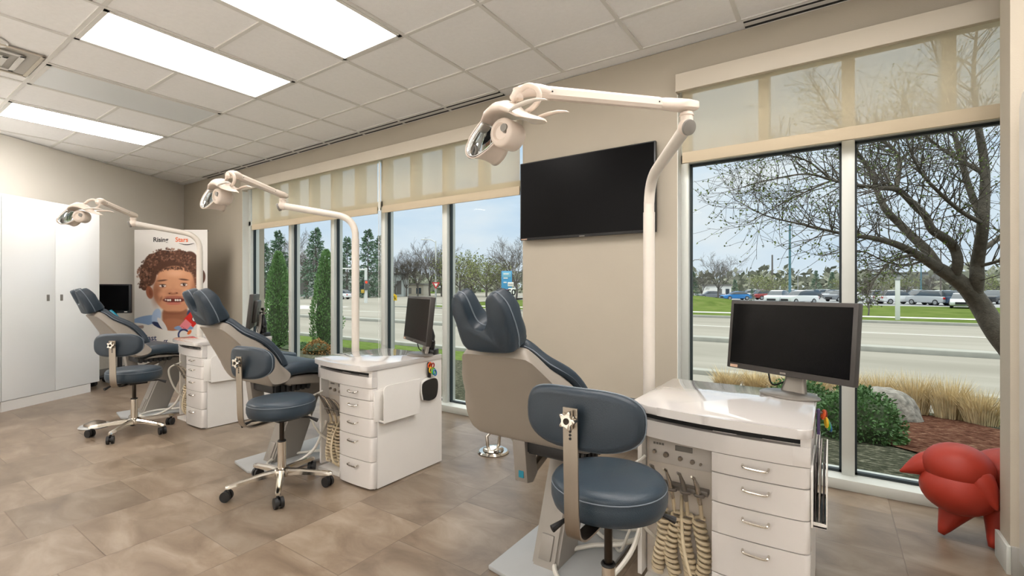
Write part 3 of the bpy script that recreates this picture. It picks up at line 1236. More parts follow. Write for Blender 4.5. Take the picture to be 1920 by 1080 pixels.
    b.box(0.0, 0.042, -0.235, -0.231, 0.385, 0.40)
    b.box(0.0, 0.042, 0.035, 0.039, 0.385, 0.40)
    b.box(0.0, 0.042, -0.235, 0.039, 0.384, 0.39)
    pk = [(-0.235, 0.385), (0.045, 0.385), (0.055, 0.60), (-0.19, 0.60)] + arc2(-0.205, 0.57, 0.03, 90, 180, 4)
    b.prism(pk, lambda q: (0.040, q[0], q[1]), lambda q: (0.044, q[0], q[1]), 0.001, 1)
    b.build('chart_pocket', M_WHITE2, t)
    b = MB()
    b.cyl((0.0, 0.165, 0.672), (0.026, 0.165, 0.672), 0.005, seg=10)
    b.build('hook', M_STEEL, t)
    return t


LBL = ('white drawer cart closest to the camera, at the right, under the largest monitor',
       'white drawer cart in the middle of the room, with hand mirror hanging on its side',
       'white drawer cart farthest from the camera, beside the tall banner')
for X0, l in zip(XS, LBL):
    cart(X0, l)

HM = ('dark hand mirror hanging by its purple handle on the nearest cart', 'dark hand mirror with white rim hanging on the side of the middle cart')
for X0, l, hm in zip(XS[:2], HM, (M_PURPLE, M_BEZELB)):
    t = thing('hand_mirror', l, 'hand mirror', (X0 + 0.012, 2.225, 0.44), group='hand mirrors on the carts')
    p = [(-0.066, 0.012), (0.0, -0.004), (0.066, 0.012), (0.086, 0.085), (0.07, 0.14), (0.0, 0.148), (-0.07, 0.13), (-0.08, 0.075)]
    sm = [(v.x, v.y) for v in smooth_path([(q[0], q[1], 0) for q in p + [p[0]]], 4)][:-1]
    b = MB()
    b.prism(sm, lambda q: (-0.006, q[0], q[1]), lambda q: (0.006, q[0], q[1]), 0.003, 2)
    b.build('rim', M_WHITE2, t)
    b = MB()
    b.prism([(q[0] * 0.88, 0.008 + (q[1] - 0.008) * 0.91) for q in sm], lambda q: (0.0055, q[0], q[1]), lambda q: (0.008, q[0], q[1]))
    b.build('dark_face', mat('dark_mirror_glass', (30, 31, 32), 0.12, spec=0.7), t, smooth=False)
    b = MB()
    b.box(-0.005, 0.006, -0.013, 0.013, 0.14, 0.245, 0.004)
    b.build('handle', hm, t)
RL = ('bunch of coloured plastic rings hanging on the side of the nearest cart', 'small bunch of coloured plastic rings hanging on the side of the middle cart')
for X0, l in zip(XS[:2], RL):
    t = thing('ring_bunch', l, 'ring bunch', (X0 + 0.028, 2.225, 0.668), group='coloured ring bunches on the carts')
    for k, (m, y, z, r) in enumerate(((M_ORANGE, -0.012, 0.0, 0.016), (M_RED, 0.012, -0.006, 0.016), (M_YELLOW, -0.012, -0.03, 0.017), (M_GREENP, 0.010, -0.042, 0.02), (M_BLUEP, 0.016, -0.05, 0.018))):
        b = MB()
        b.torus((0.005 * k, y, z), (1, 0.25, 0.1 * (k - 2)), r, 0.0045, 20, 8)
        b.build('ring', m, t)

FL = ('dark file folder in the side pocket of the nearest cart, closest to the cart', 'grey file folder in the middle of the three in the nearest cart pocket', 'dark file folder leaning outermost in the nearest cart pocket')
for k, l in enumerate(FL):
    t = thing('file_folder', l, 'file folder', (XS[0] + 0.010 + 0.011 * k, 1.965, 0.392), group='folders in the nearest cart pocket')
    b = MB()
    lean = 0.004
    b.prism([(-0.125, 0.0), (0.125, 0.0), (0.125, 0.225 - 0.01 * k), (-0.10 - 0.01 * k, 0.225 - 0.01 * k), (-0.125, 0.20)], lambda q: (-0.002 + lean * q[1] / 0.2, q[0], q[1]), lambda q: (0.002 + lean * q[1] / 0.2, q[0], q[1]), 0.0005, 1)
    b.build('cover', M_FOLDERG if k == 1 else M_FOLDER, t, smooth=False)
    b = MB()
    b.box(-0.0008, 0.0025, -0.11, 0.11, 0.006, 0.19)
    b.build('sheets', M_PAPER, t, smooth=False)

# ---------------------------------------------------------------- monitors on the carts
AZ = R(-28.0)
ML_ = ('wide dark monitor on the nearest cart, the largest screen in front of the right window',
       'dark monitor turned aside on the middle cart', 'narrow-looking monitor seen nearly edge-on on the farthest cart')
for X0, l, dz in zip(XS, ML_, (0, 0, 0)):
    rz = AZ if X0 > -4 else R(-33)
    t = thing('monitor', l, 'monitor', (X0 - 0.09, 2.245, 0.72), rz, 'monitors on the carts')
    b = MB()
    b.lathe([(0.0, 0.0), (0.115, 0.0), (0.118, 0.005), (0.105, 0.012), (0.0, 0.016)], seg=36)
    fo = b.build('foot', M_STAND, t)
    fo.scale = (1.0, 0.72, 1)
    b = MB()
    b.loft([[(x * w, y0 + y * 0.012, z) for x, y in rrect(-1, 1, -1, 1, 0.4, 3)] for z, w, y0 in ((0.008, 0.052, 0.03), (0.06, 0.04, 0.045), (0.13, 0.035, 0.05), (0.20, 0.035, 0.05))])
    b.build('neck', M_STAND, t)
    tilt = R(6)
    up = Vector((0, math.sin(tilt), math.cos(tilt)))
    nn = Vector((0, -math.cos(tilt), math.sin(tilt)))
    ctr = Vector((0, -0.01, 0.235))
    b = MB()
    b.obox(ctr, Vector((1, 0, 0)), -nn, up, 0.262, 0.016, 0.152, 0.004)
    b.obox(ctr - nn * 0.025, Vector((1, 0, 0)), -nn, up, 0.17, 0.022, 0.1, 0.015)
    hs = b.build('screen_housing', M_BEZEL, t)
    b = MB()
    b.obox(ctr + nn * 0.0155 + up * 0.004, Vector((1, 0, 0)), -nn, up, 0.246, 0.0015, 0.132)
    b.build('screen', M_SCREEN, hs, smooth=False)
    b = MB()
    b.obox(ctr + nn * 0.0168 - up * 0.142 - Vector((0.225, 0, 0)), Vector((1, 0, 0)), -nn, up, 0.018, 0.0012, 0.006)
    b.build('sticker', M_LABELO, hs, smooth=False)
    b = MB()
    b.obox(ctr + nn * 0.0168 - up * 0.142, Vector((1, 0, 0)), -nn, up, 0.012, 0.0012, 0.0035)
    b.build('emblem', M_STAND, hs, smooth=False)
    b = MB()
    b.tube(smooth_path([(-0.03, 0.02, 0.10), (-0.09, 0.01, 0.09), (-0.085, 0.02, 0.03), (-0.05, 0.05, 0.02 if X0 < -1 else 0.045), (0.0, 0.06, 0.08)], 6), 0.0035, 6)
    b.build('cable', M_RUBBER, t)

CLB = ('black curing light on its charging base beside the monitor of the middle cart', 'black curing light on its charging base beside the monitor of the farthest cart')
for i, (X0, l) in enumerate(zip(XS[1:], CLB)):
    t = thing('curing_light', l, 'curing light', (X0 - 0.055, 2.31, 0.72), R(20), 'curing lights on the carts')
    b = MB()
    b.box(-0.042, 0.042, -0.04, 0.04, 0.0, 0.036, 0.006)
    b.build('charging_base', M_BEZELB, t)
    b = MB()
    b.lathe([(0.0, 0.03), (0.024, 0.034), (0.030, 0.07), (0.026, 0.10), (0.029, 0.12), (0.021, 0.15), (0.013, 0.175), (0.010, 0.20), (0.0, 0.202)], seg=16)
    b.ball((0.018, -0.012, 0.085), 0.018)
    b.ball((-0.02, 0.004, 0.12), 0.014)
    b.build('handle_body', M_BEZELB, t)
    b = MB()
    b.tube([(0, 0, 0.19), (0.0, 0, 0.225), (-0.004, -0.004, 0.25)], [0.008, 0.007, 0.009], 8)
    b.box(-0.018, 0.014, -0.014, 0.012, 0.238, 0.262, 0.003)
    b.build('light_guide', M_STEEL, t)
t = thing('gauze_dispenser', 'white dispenser with tubing behind the monitor of the farthest cart', 'dispenser', (XS[2] - 0.17, 2.335, 0.72), R(20))
b = MB()
b.lathe([(0.0, 0), (0.03, 0), (0.03, 0.09), (0.024, 0.12), (0.026, 0.14), (0.03, 0.17), (0.018, 0.19), (0, 0.192)], seg=16)
b.build('bottle', M_WHITE2, t)
b = MB()
b.tube([(0, 0, 0.185), (0.01, 0, 0.215), (0.05, 0, 0.215), (0.07, 0, 0.20)], 0.008, 8)
b.build('spout', M_STAND, t)


# ================================================================ CHAIRS
def pad(b, path, hw, th, off=0.0):
    """upholstered strip: path of (y, z), rounded cross-section standing th above it"""
    n = len(path)
    rings = []
    for i, (y, z) in enumerate(path):
        y0, z0 = path[max(i - 1, 0)]
        y1, z1 = path[min(i + 1, n - 1)]
        d = Vector((0, y1 - y0, z1 - z0)).normalized()
        nrm = Vector((0, -d.z, d.y))
        if nrm.z < 0:
            nrm = -nrm
        e = 1.0
        if i == 0 or i == n - 1:
            e = 0.35
        w = hw[i] - (0.012 if e < 1 else 0)
        ring = []
        for x, v in rrect(-w, w, -th / 2 * e, th / 2 * e, th * 0.42 * e, 4):
            crown = 0.008 * (1 - (x / w) ** 2) if v > 0 else 0
            ring.append(Vector((x, y, z)) + nrm * (v + th / 2 + off + crown))
        rings.append(ring)
    b.loft(rings)


def resample(path, vals, n):
    P = smooth_path([(p[0], p[1], v) for p, v in zip(path, vals)], n)
    return [(p.x, p.y) for p in P], [p.z for p in P]


def dental_chair(xc, label, ds=0.0):
    t = thing('dental_chair', label, 'dental chair', (xc, 1.85, 0), group='navy and taupe dental chairs')
    T = Matrix.Translation((0, -1.85, 0))

    def nb():
        b = MB()
        b.M = T
        return b
    # back shell
    S = [(1.325, 0.925), (1.335, 0.945), (1.355, 0.960), (1.385, 0.945), (1.435, 0.890), (1.535, 0.828), (1.60, 0.755), (1.632, 0.68), (1.672, 0.635), (1.692, 0.605), (1.675, 0.572), (1.63, 0.555), (1.585, 0.553), (1.555, 0.572), (1.50, 0.665), (1.43, 0.775), (1.365, 0.875)]

    def hw(p):
        z = p[1]
        pts = ((0.555, 0.272), (0.62, 0.276), (0.70, 0.262), (0.84, 0.207), (0.92, 0.155), (0.965, 0.125))
        if z <= pts[0][0]:
            return pts[0][1]
        for (z0, w0), (z1, w1) in zip(pts, pts[1:]):
            if z <= z1:
                return w0 + (w1 - w0) * (z - z0) / (z1 - z0)
        return pts[-1][1]
    b = nb()
    nseg = 9
    rings = []
    cy = sum(p[0] for p in S) / len(S)
    cz = sum(p[1] for p in S) / len(S)
    SP = [(v.x, v.y) for v in smooth_path([(p[0], p[1], 0) for p in S + [S[0]]], 3)][:-1]
    for k in range(-nseg, nseg + 1):
        f = k / nseg
        # superellipse edge so that the shell is softly rounded at its sides
        e = (1 - abs(f) ** 7) ** (1 / 3.0) if abs(f) < 1 else 0.0
        inset = 0.022 * (1 - e)
        g = []
        for p in SP:
            dy, dz = p[0] - cy, p[1] - cz
            L = math.hypot(dy, dz)
            q = (L - inset) / L
            g.append(Vector((hw(p) * f, cy + dy * q, cz + dz * q)))
        rings.append(g)
    b.loft(rings)
    b.build('back_shell', M_SHELL, t, angle=60)
    # back cushion
    path = [(1.362, 0.955), (1.395, 0.935), (1.445, 0.885), (1.54, 0.825), (1.60, 0.755), (1.635, 0.685), (1.635, 0.66)]
    w = [0.10, 0.125, 0.165, 0.21, 0.235, 0.25, 0.24]
    pp, ww = resample(path, w, 4)
    b = nb()
    pad(b, pp, ww, 0.045, -0.004)
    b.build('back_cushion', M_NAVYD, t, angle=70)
    for sx in (-1, 1):
        b = nb()
        b.tube([(sx * (w_ * 0.97), y - 0.0, z + 0.012) for (y, z), w_ in zip(pp[1:-1], ww[1:-1])], 0.0028, 6)
        b.build('back_piping', M_PIPE, t)
    # seat and leg rest
    path = [(1.60, 0.585 - ds), (1.65, 0.60 - ds), (1.74, 0.615 - ds), (1.88, 0.605 - ds), (2.1, 0.55 - ds), (2.4, 0.47), (2.75, 0.395), (3.02, 0.345), (3.10, 0.33)]
    w = [0.22, 0.25, 0.262, 0.265, 0.255, 0.235, 0.215, 0.205, 0.185]
    pp, ww = resample(path, w, 4)
    b = nb()
    pad(b, pp, ww, 0.085)
    b.build('seat_cushion', M_NAVY, t, angle=70)
    b = nb()
    ps = [(1.64, 0.575 - ds), (1.68, 0.595 - ds), (1.75, 0.607 - ds), (1.88, 0.598 - ds), (2.1, 0.543 - ds), (2.4, 0.463), (2.7, 0.402), (2.7, 0.375), (2.4, 0.425), (2.1, 0.495), (1.88, 0.54), (1.7, 0.535)]
    b.prism(ps, lambda q: (-0.225, q[0], q[1]), lambda q: (0.225, q[0], q[1]), 0.012, 3)
    b.build('seat_shell', M_SHELL, t)
    # head rest: a U of two padded wings, leaning back
    ev = Vector((0, -0.36, 0.933)).normalized()
    en = Vector((0, 0.933, 0.36)).normalized()
    o = Vector((0.0, 1.272, 0.960))
    out = [(-0.088, -0.024), (0.088, -0.024), (0.112, -0.004), (0.120, 0.05), (0.114, 0.135), (0.097, 0.175), (0.078, 0.192), (0.056, 0.182), (0.046, 0.155), (0.038, 0.10), (0.026, 0.074), (0.0, 0.066),
           (-0.026, 0.074), (-0.038, 0.10), (-0.046, 0.155), (-0.056, 0.182), (-0.078, 0.192), (-0.097, 0.175), (-0.114, 0.135), (-0.120, 0.05), (-0.112, -0.004)]
    sm = [(v.x, v.y) for v in smooth_path([(q[0], q[1], 0) for q in out + [out[0]]], 3)][:-1]
    ncx, ncy = 0.0, 0.1

    def hr(q, n, ins=0.0):
        x, v = q[0] * 0.98, q[1] * 0.99
        # wings curve forward at the outside and thin towards the tips
        fwd = 0.012 * (abs(x) / 0.12) ** 2
        s_ = 1 - ins
        mx = (0.083 if x > 0 else -0.083) if v > 0.08 else 0.0
        x2 = mx + (x - mx) * s_
        my = 0.14 if v > 0.08 else 0.028
        v2 = my + (v - my) * s_
        return o + Vector((x2, 0, 0)) + ev * v2 + en * (n * (1.0 - 0.35 * v / 0.21) + fwd)
    b = nb()
    prof = ((0.0, 0.20), (0.005, 0.08), (0.014, 0.015), (0.028, 0.0), (0.075, 0.0), (0.095, 0.015), (0.112, 0.08), (0.12, 0.24))
    rings = [[hr(q, n, ins) for q in sm] for n, ins in prof]
    b.loft(rings)
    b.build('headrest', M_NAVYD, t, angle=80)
    b = nb()
    b.tube([hr(q, 0.046, -0.005) for q in sm], 0.003, 6, closed=True)
    b.build('headrest_piping', M_PIPE, t)
    b = nb()
    b.box(-0.03, 0.03, 1.345, 1.365, 0.90, 0.975, 0.004)
    b.build('headrest_bar', M_STEEL, t)
    # under-seat mechanism
    b = nb()
    b.box(-0.05, 0.2, 1.60, 1.86, 0.505, 0.555, 0.004)
    for k in range(7):
        b.box(-0.06, 0.215, 1.61 + k * 0.036, 1.627 + k * 0.036, 0.498, 0.552)
    b.build('mechanism_cover', M_RUBBER, t)
    b = nb()
    b.prism([(1.575, 0.57), (1.655, 0.57), (1.68, 0.40), (1.645, 0.37), (1.60, 0.38)], lambda q: (-0.088, q[0], q[1]), lambda q: (-0.028, q[0], q[1]), 0.004, 2)
    br = b.build('tilt_bracket', M_COLUMN, t)
    b = nb()
    b.box(-0.066, -0.043, 1.5925, 1.5965, 0.40, 0.428)
    b.build('blue_sticker', M_TEAL, br, smooth=False)
    b = nb()
    b.obox((-0.05, 1.79, 0.45), Vector((1, 0, 0)), Vector((0, 0.94, 0.34)), Vector((0, -0.34, 0.94)), 0.014, 0.17, 0.016, 0.003)
    b.obox((-0.12, 1.68, 0.505), Vector((0.82, -0.5, -0.25)).normalized(), Vector((0.5, 0.86, 0)).normalized(), Vector((0.2, -0.12, 0.97)).normalized(), 0.07, 0.012, 0.018, 0.003)
    b.build('link_arm', M_STEEL, t)
    # slanted column on a floor plate
    b = nb()
    lo = [(-0.058, 1.672), (0.062, 1.672), (0.062, 1.87), (-0.058, 1.87)]
    b.loft([[(x, y, 0.016) for x, y in lo], [(x, y + 0.19, 0.50) for x, y in lo]])
    es = [e for e in b.bm.edges if abs(e.verts[0].co.z - e.verts[1].co.z) > 0.1]
    bmesh.ops.bevel(b.bm, geom=es, offset=0.012, segments=3, affect='EDGES')
    co = b.build('column', M_COLUMN, t)
    b = nb()
    b.prism([(-0.026, 0.045), (0.03, 0.045), (0.03, 0.135), (-0.026, 0.135)], lambda q: (q[0], 1.665 + (q[1] - 0.016) * 0.3926, q[1]), lambda q: (q[0], 1.675 + (q[1] - 0.016) * 0.3926, q[1]), 0.003, 2)
    b.build('access_cover', M_COLUMN, co)
    b = nb()
    b.prism([(-0.195, 1.56), (0.05, 1.52), (0.23, 1.60), (0.23, 2.45), (0.13, 2.62), (-0.12, 2.62), (-0.195, 2.5)], lambda q: (q[0], q[1], 0.0), lambda q: (q[0], q[1], 0.018), 0.004, 2)
    b.build('base_plate', M_PLATE, t)
    return t


CX = (-0.98, -3.085, -5.27)
CLL = ('navy and taupe dental chair nearest the camera, seen from behind, U-shaped headrest',
       'navy and taupe dental chair in the middle of the row, facing the window',
       'navy and taupe dental chair farthest away, beside the white cabinets')
for xc, l, ds in zip(CX, CLL, (0.0, 0.01, 0.05)):
    dental_chair(xc, l, ds)

# foot pedals
for (px, py, rz, l) in ((178, 800, 20, 'flat grey foot pedal on the floor beside the farthest stool base'), (925, 848, 60, 'chrome foot pedal on the floor behind the nearest chair')):
    p = on_ground(px, py, 0.0)
    t = thing('foot_pedal', l, 'foot pedal', (p.x, p.y, 0), R(rz), 'foot pedals')
    b = MB()
    b.lathe([(0, 0), (0.105, 0), (0.11, 0.006), (0.10, 0.016), (0, 0.02)], seg=28)
    b.build('base', M_PLATE if px < 500 else M_CHROME, t)
    b = MB()
    b.lathe([(0, 0.018), (0.075, 0.02), (0.07, 0.034), (0.04, 0.046), (0, 0.05)], seg=28)
    b.build('pedal_plate', M_STEEL if px < 500 else M_CHROME, t)
    if px > 500:
        b = MB()
        b.tube([(0.04, 0, 0.03), (0.05, 0, 0.12), (0.0, 0.0, 0.16), (-0.05, 0, 0.12), (-0.04, 0, 0.03)], 0.012, 10)
        b.build('guard_loop', M_CHROME, t)


# ================================================================ STOOLS
def stool(x, y, az, h, spin, label, HW=0.17, pz=0.255):
    t = thing('operator_stool', label, 'stool', (x, y, 0), 0, 'navy operator stools')
    b = MB()
    b.lathe([(0.0, h - 0.104), (0.165, h - 0.104), (0.19, h - 0.094), (0.199, h - 0.07), (0.2, h - 0.045), (0.196, h - 0.028), (0.197, h - 0.024), (0.188, h - 0.010), (0.15, h - 0.001), (0.0, h + 0.003)], seg=44)
    b.build('seat', M_NAVY, t, angle=75)
    b = MB()
    b.torus((0, 0, h - 0.027), (0, 0, 1), 0.1965, 0.0022, 44, 6)
    b.build('seat_piping', M_PIPE, t)
    b = MB()
    b.box(-0.09, 0.09, -0.07, 0.07, h - 0.128, h - 0.104, 0.004)
    ca, sa = math.cos(az), math.sin(az)
    b.build('seat_mechanism', M_RUBBER, t)
    for a in (az + 2.0, az - 0.55):
        b = MB()
        b.tube([(0.05 * math.cos(a), 0.05 * math.sin(a), h - 0.118), (0.17 * math.cos(a), 0.17 * math.sin(a), h - 0.118), (0.225 * math.cos(a), 0.225 * math.sin(a), h - 0.138)], [0.005, 0.006, 0.012], 8)
        b.build('lever', M_RUBBER, t)
    b = MB()
    b.cyl((0, 0, 0.24), (0, 0, h - 0.11), 0.0145, seg=16)
    b.build('gas_lift', M_BRONZE, t)
    b = MB()
    b.cyl((0, 0, 0.085), (0, 0, 0.272), 0.026, 0.0245, 20)
    ob = b.build('lift_sleeve', M_CHROME, t)
    b = MB()
    b.torus((0, 0, 0.274), (0, 0, 1), 0.02, 0.006, 20, 8)
    b.build('sleeve_collar', M_RUBBER, ob)
    b = MB()
    b.lathe([(0.0, 0.072), (0.05, 0.074), (0.055, 0.09), (0.048, 0.112), (0.028, 0.122), (0.0, 0.122)], seg=24)
    b.build('hub', M_CHROME, t)
    for k in range(5):
        a = spin + k * 2 * PI / 5
        dx, dy = math.cos(a), math.sin(a)
        b = MB()
        rings = []
        for r, w, hh, z in ((0.03, 0.026, 0.017, 0.098), (0.12, 0.020, 0.015, 0.094), (0.24, 0.016, 0.012, 0.083), (0.295, 0.016, 0.011, 0.078), (0.31, 0.010, 0.007, 0.076)):
            c = Vector((dx * r, dy * r, z))
            s = Vector((-dy, dx, 0))
            rings.append([c + s * (w * u) + Vector((0, 0, hh * v)) for u, v in ((-1, -0.9), (1, -0.9), (0.92, 0.4), (0.5, 1), (-0.5, 1), (-0.92, 0.4))])
        b.loft(rings)
        b.build('base_leg', M_CHROME, t)
        # twin-wheel caster
        cx, cy = dx * 0.292, dy * 0.292
        ta = a + 1.1 + k
        ax = Vector((math.cos(ta), math.sin(ta), 0))
        fw = Vector((-ax.y, ax.x, 0)) * 0.012
        b = MB()
        for s in (-1, 1):
            c = Vector((cx, cy, 0.0295)) + fw + ax * (0.016 * s)
            b.cyl(c - ax * 0.009, c + ax * 0.009, 0.0293, seg=18)
        b.cyl(Vector((cx, cy, 0.0295)) + fw - ax * 0.008, Vector((cx, cy, 0.0295)) + fw + ax * 0.008, 0.018, seg=12)
        b.cyl((cx, cy, 0.03), (cx, cy, 0.072), 0.008, seg=10)
        b.build('caster', M_RUBBER, t)
    # flat steel bracket rising to the back pad
    o = Vector((ca, sa, 0))
    sd = Vector((-sa, ca, 0))
    pth = smooth_path([o * 0.06 + Vector((0, 0, h - 0.122)), o * 0.19 + Vector((0, 0, h - 0.124)), o * 0.25 + Vector((0, 0, h - 0.112)), o * 0.277 + Vector((0, 0, h - 0.07)), o * 0.284 + Vector((0, 0, h + 0.05)), o * 0.288 + Vector((0, 0, h + 0.17)), o * 0.290 + Vector((0, 0, h + pz + 0.037))], 6)
    b = MB()
    b.ribbon(pth, sd, 0.048, 0.006)
    br = b.build('back_bracket', M_STEEL, t)
    b = MB()
    for zz in (pz - 0.048, pz - 0.038, pz - 0.028):
        b.cyl(o * 0.2915 + Vector((0, 0, h + zz)), o * 0.2935 + Vector((0, 0, h + zz)), 0.004, seg=8)
    b.build('slot', M_BLACK, br)
    # star knob
    b = MB()
    c = o * 0.296 + Vector((0, 0, h + pz + 0.005))
    pts = []
    for k in range(30):
        a = 2 * PI * k / 30
        r = 0.021 + 0.008 * math.cos(5 * a)
        pts.append((r * math.cos(a), r * math.sin(a)))
    b.prism(pts, lambda q: c + sd * q[0] + Vector((0, 0, q[1])), lambda q: c + sd * q[0] + Vector((0, 0, q[1])) + o * 0.022, 0.004, 2)
    kn = b.build('star_knob', M_CHROME, t)
    b = MB()
    b.cyl(c + o * 0.021, c + o * 0.0245, 0.009, seg=12)
    b.build('knob_cap', M_BRONZE, kn)
    # padded back rest, curved around the sitter
    b = MB()
    rings = []
    N = 26
    HH = 0.086
    prof = ((0.0, 0.80), (0.004, 0.93), (0.014, 0.99), (0.024, 1.0), (0.036, 1.0), (0.046, 0.97), (0.054, 0.88), (0.057, 0.70))
    n_out = 40
    for d, sc in prof:
        ring = []
        for k in range(n_out):
            a = 2 * PI * k / n_out
            ce, se = math.cos(a), math.sin(a)
            uu = HW * math.copysign(abs(ce) ** 0.62, ce)
            vv = HH * math.copysign(abs(se) ** 0.72, se)
            m = HW * (1 - sc)
            uu -= math.copysign(min(abs(uu), m * 0.6), uu) if abs(uu) > 1e-6 else 0
            vv *= 1 - (1 - sc) * 1.0
            curve = 0.055 * (uu / HW) ** 2
            ring.append(o * (0.280 - d - curve) + sd * uu + Vector((0, 0, h + pz + vv)))
        rings.append(ring)
    b.loft(rings)
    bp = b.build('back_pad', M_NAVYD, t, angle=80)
    b = MB()
    b.tube([q + (q - (o * 0.25 + Vector((0, 0, h + pz)))) * 0.004 for q in rings[3]], 0.0026, 6, closed=True)
    b.build('back_pad_piping', M_PIPE, bp)
    return t


STL = ('navy stool with backrest closest to the camera, in front of the nearest chair',
       'navy wheeled stool with backrest beside the middle chair',
       'navy wheeled stool with backrest beside the farthest chair, next to the cabinets')
SK = (0.92, 0.92, 1.0)
stool(-0.596, 1.434, R(270), 0.568, R(40), STL[0], 0.2, 0.228).scale = SK
stool(-2.65, 1.524, R(280), 0.53, R(38), STL[1], 0.165, 0.232).scale = SK
stool(-4.645, 1.44, R(314), 0.525, R(24), STL[2], 0.18, 0.205).scale = SK


# ================================================================ EXAMINATION LIGHTS
def exam_light(px, py_, az1, end2, label, hyaw=-38, hshift=0.0):
    """post, bent tube, sprung arm and lamp head"""
    P = Vector((px, py_, 0))
    t = thing('examination_light', label, 'examination lamp', P, 0, 'examination lights on posts')
    T = Matrix.Translation(-P)

    def nb():
        b = MB()
        b.M = T
        return b
    b = nb()
    b.cyl(P, P + Vector((0, 0, 0.012)), 0.075, seg=28)
    b.cyl(P + Vector((0, 0, 0.012)), P + Vector((0, 0, 0.06)), 0.04, 0.034, 24)
    b.build('floor_flange', M_PLATE, t)
    b = nb()
    b.cyl(P + Vector((0, 0, 0.02)), P + Vector((0, 0, 1.512)), 0.0262, seg=28)
    b.build('post', M_POST, t)
    e = R(9)
    dr = Vector((math.cos(e) * math.cos(az1), math.cos(e) * math.sin(az1), math.sin(e)))
    B = P + Vector((0, 0, 1.66))
    E = B + dr * 0.5
    rad = 0.13
    pts = [P + Vector((0, 0, 1.50)), P + Vector((0, 0, 1.56))]
    for k in range(1, 10):
        u = k / 10
        a0 = B - Vector((0, 0, rad))
        a1 = B + dr * rad
        pts.append(a0 * (1 - u) ** 2 + B * (2 * u * (1 - u)) + a1 * u * u)
    pts += [B + dr * 0.16, B + dr * 0.3, E]
    b = nb()
    b.tube(pts, 0.0235, 24)
    b.build('bent_tube', M_POST, t)
    b = nb()
    b.ball(E, 0.030, 0.030, 0.030, 20, 12)
    kn = b.build('tube_knuckle', M_LAMP, t)
    # grey oval end cap
    dcap = (dr + Vector((0, 0, -0.55))).normalized()
    b = nb()
    s, u = frame_from(dcap)
    c0 = E + dcap * 0.020
    rings = []
    for off, sc in ((0, 1), (0.014, 0.95), (0.016, 0.75)):
        rings.append([c0 + dcap * off + s * (0.023 * sc * math.cos(2 * PI * k / 24)) + u * (0.028 * sc * math.sin(2 * PI * k / 24)) for k in range(24)])
    b.loft(rings)
    b.build('end_cap', M_GREY, kn)
    J = E + Vector((0, 0, 0.075))
    b = nb()
    b.cyl(E + Vector((0, 0, 0.02)), E + Vector((0, 0, 0.05)), 0.022, seg=20)
    b.torus(E + Vector((0, 0, 0.04)), (0, 0, 1), 0.0225, 0.003, 20, 6)
    b.build('swivel', M_LAMP, t)
    A = end2 - J
    d = A.normalized()
    s = d.cross(Vector((0, 0, 1))).normalized()
    u = s.cross(d).normalized()

    def sect(c, w, h, ch=0.35):
        q = []
        for x, y in ((-1, -1 + ch), (-1 + ch, -1), (1 - ch, -1), (1, -1 + ch), (1, 1 - ch), (1 - ch, 1), (-1 + ch, 1), (-1, 1 - ch)):
            q.append(c + s * (x * w) + u * (y * h))
        return q
    b = nb()
    rings = [sect(J + d * x, w, h) for x, w, h in ((-0.045, 0.012, 0.010), (-0.035, 0.024, 0.016), (0.0, 0.028, 0.018), (0.05, 0.024, 0.018), (0.10, 0.017, 0.018), (0.125, 0.013, 0.015))]
    b.loft(rings)
    b.build('elbow_block', M_LAMP, t, angle=50)
    L = A.length
    b = nb()
    rings = [sect(J + d * x, w, h, 0.5) for x, w, h in ((0.105, 0.013, 0.017), (0.125, 0.0155, 0.0195), (L - 0.10, 0.0155, 0.0195), (L - 0.07, 0.014, 0.018))]
    b.loft(rings)
    arm = b.build('spring_arm', M_LAMP, t, angle=25)
    b = nb()
    for sx in (-1, 1):
        for x in (0.13, L - 0.11):
            b.cyl(J + d * x + s * (0.014 * sx), J + d * x + s * (0.0165 * sx), 0.003, seg=8)
    b.build('arm_screw', M_BLACK, arm)
    # fork at the lamp end, curving down
    b = nb()
    F = J + d * L
    q = [F - d * 0.11, F - d * 0.06 + Vector((0, 0, 0.006)), F - d * 0.01 + Vector((0, 0, -0.004)), F + d * 0.02 + Vector((0, 0, -0.028))]
    b.tube(smooth_path(q, 4), [0.015] + [0.0195] * 8 + [0.018, 0.016, 0.013, 0.010], 14)
    b.build('fork_cover', M_LAMP, t)
    N0 = F + Vector((0, 0, 0.004))
    b = nb()
    b.cyl(N0, N0 + Vector((0, 0, -0.032)), 0.0165, seg=16)
    b.build('neck', M_LAMP, t)
    # ---- lamp head: built in its own axes (a: sideways, w: up, q: depth)
    ha = YAW + R(hyaw)
    a = Vector((math.cos(ha), math.sin(ha), 0)) * 1.18    # along the head, slightly stretched
    w = Vector((0, 0, 1))
    q = a.normalized().cross(w).normalized()                           # towards the aisle
    K = 0.000262

    def hp(cx, cy, dep=0.0):
        return N0 + a * ((cx - 605) * K - hshift) + w * ((265 - cy) * K) + q * dep
    b = nb()
    b.tube(smooth_path([hp(600, 330, 0.0), hp(640, 300, 0.004), hp(730, 272, 0.006), hp(815, 310, 0.004), hp(858, 385, 0), hp(838, 470, -0.004), hp(760, 515, -0.01), hp(650, 545, -0.015)], 5), 0.0085, 10)
    b.tube(smooth_path([hp(605, 310, 0), hp(560, 345, -0.01), hp(500, 385, -0.016), hp(440, 430, -0.018)], 5), 0.009, 10)
    b.build('yoke', M_LAMP, t)
    # hood: saddle-shaped cover
    b = nb()
    rings = []
    sec = 18
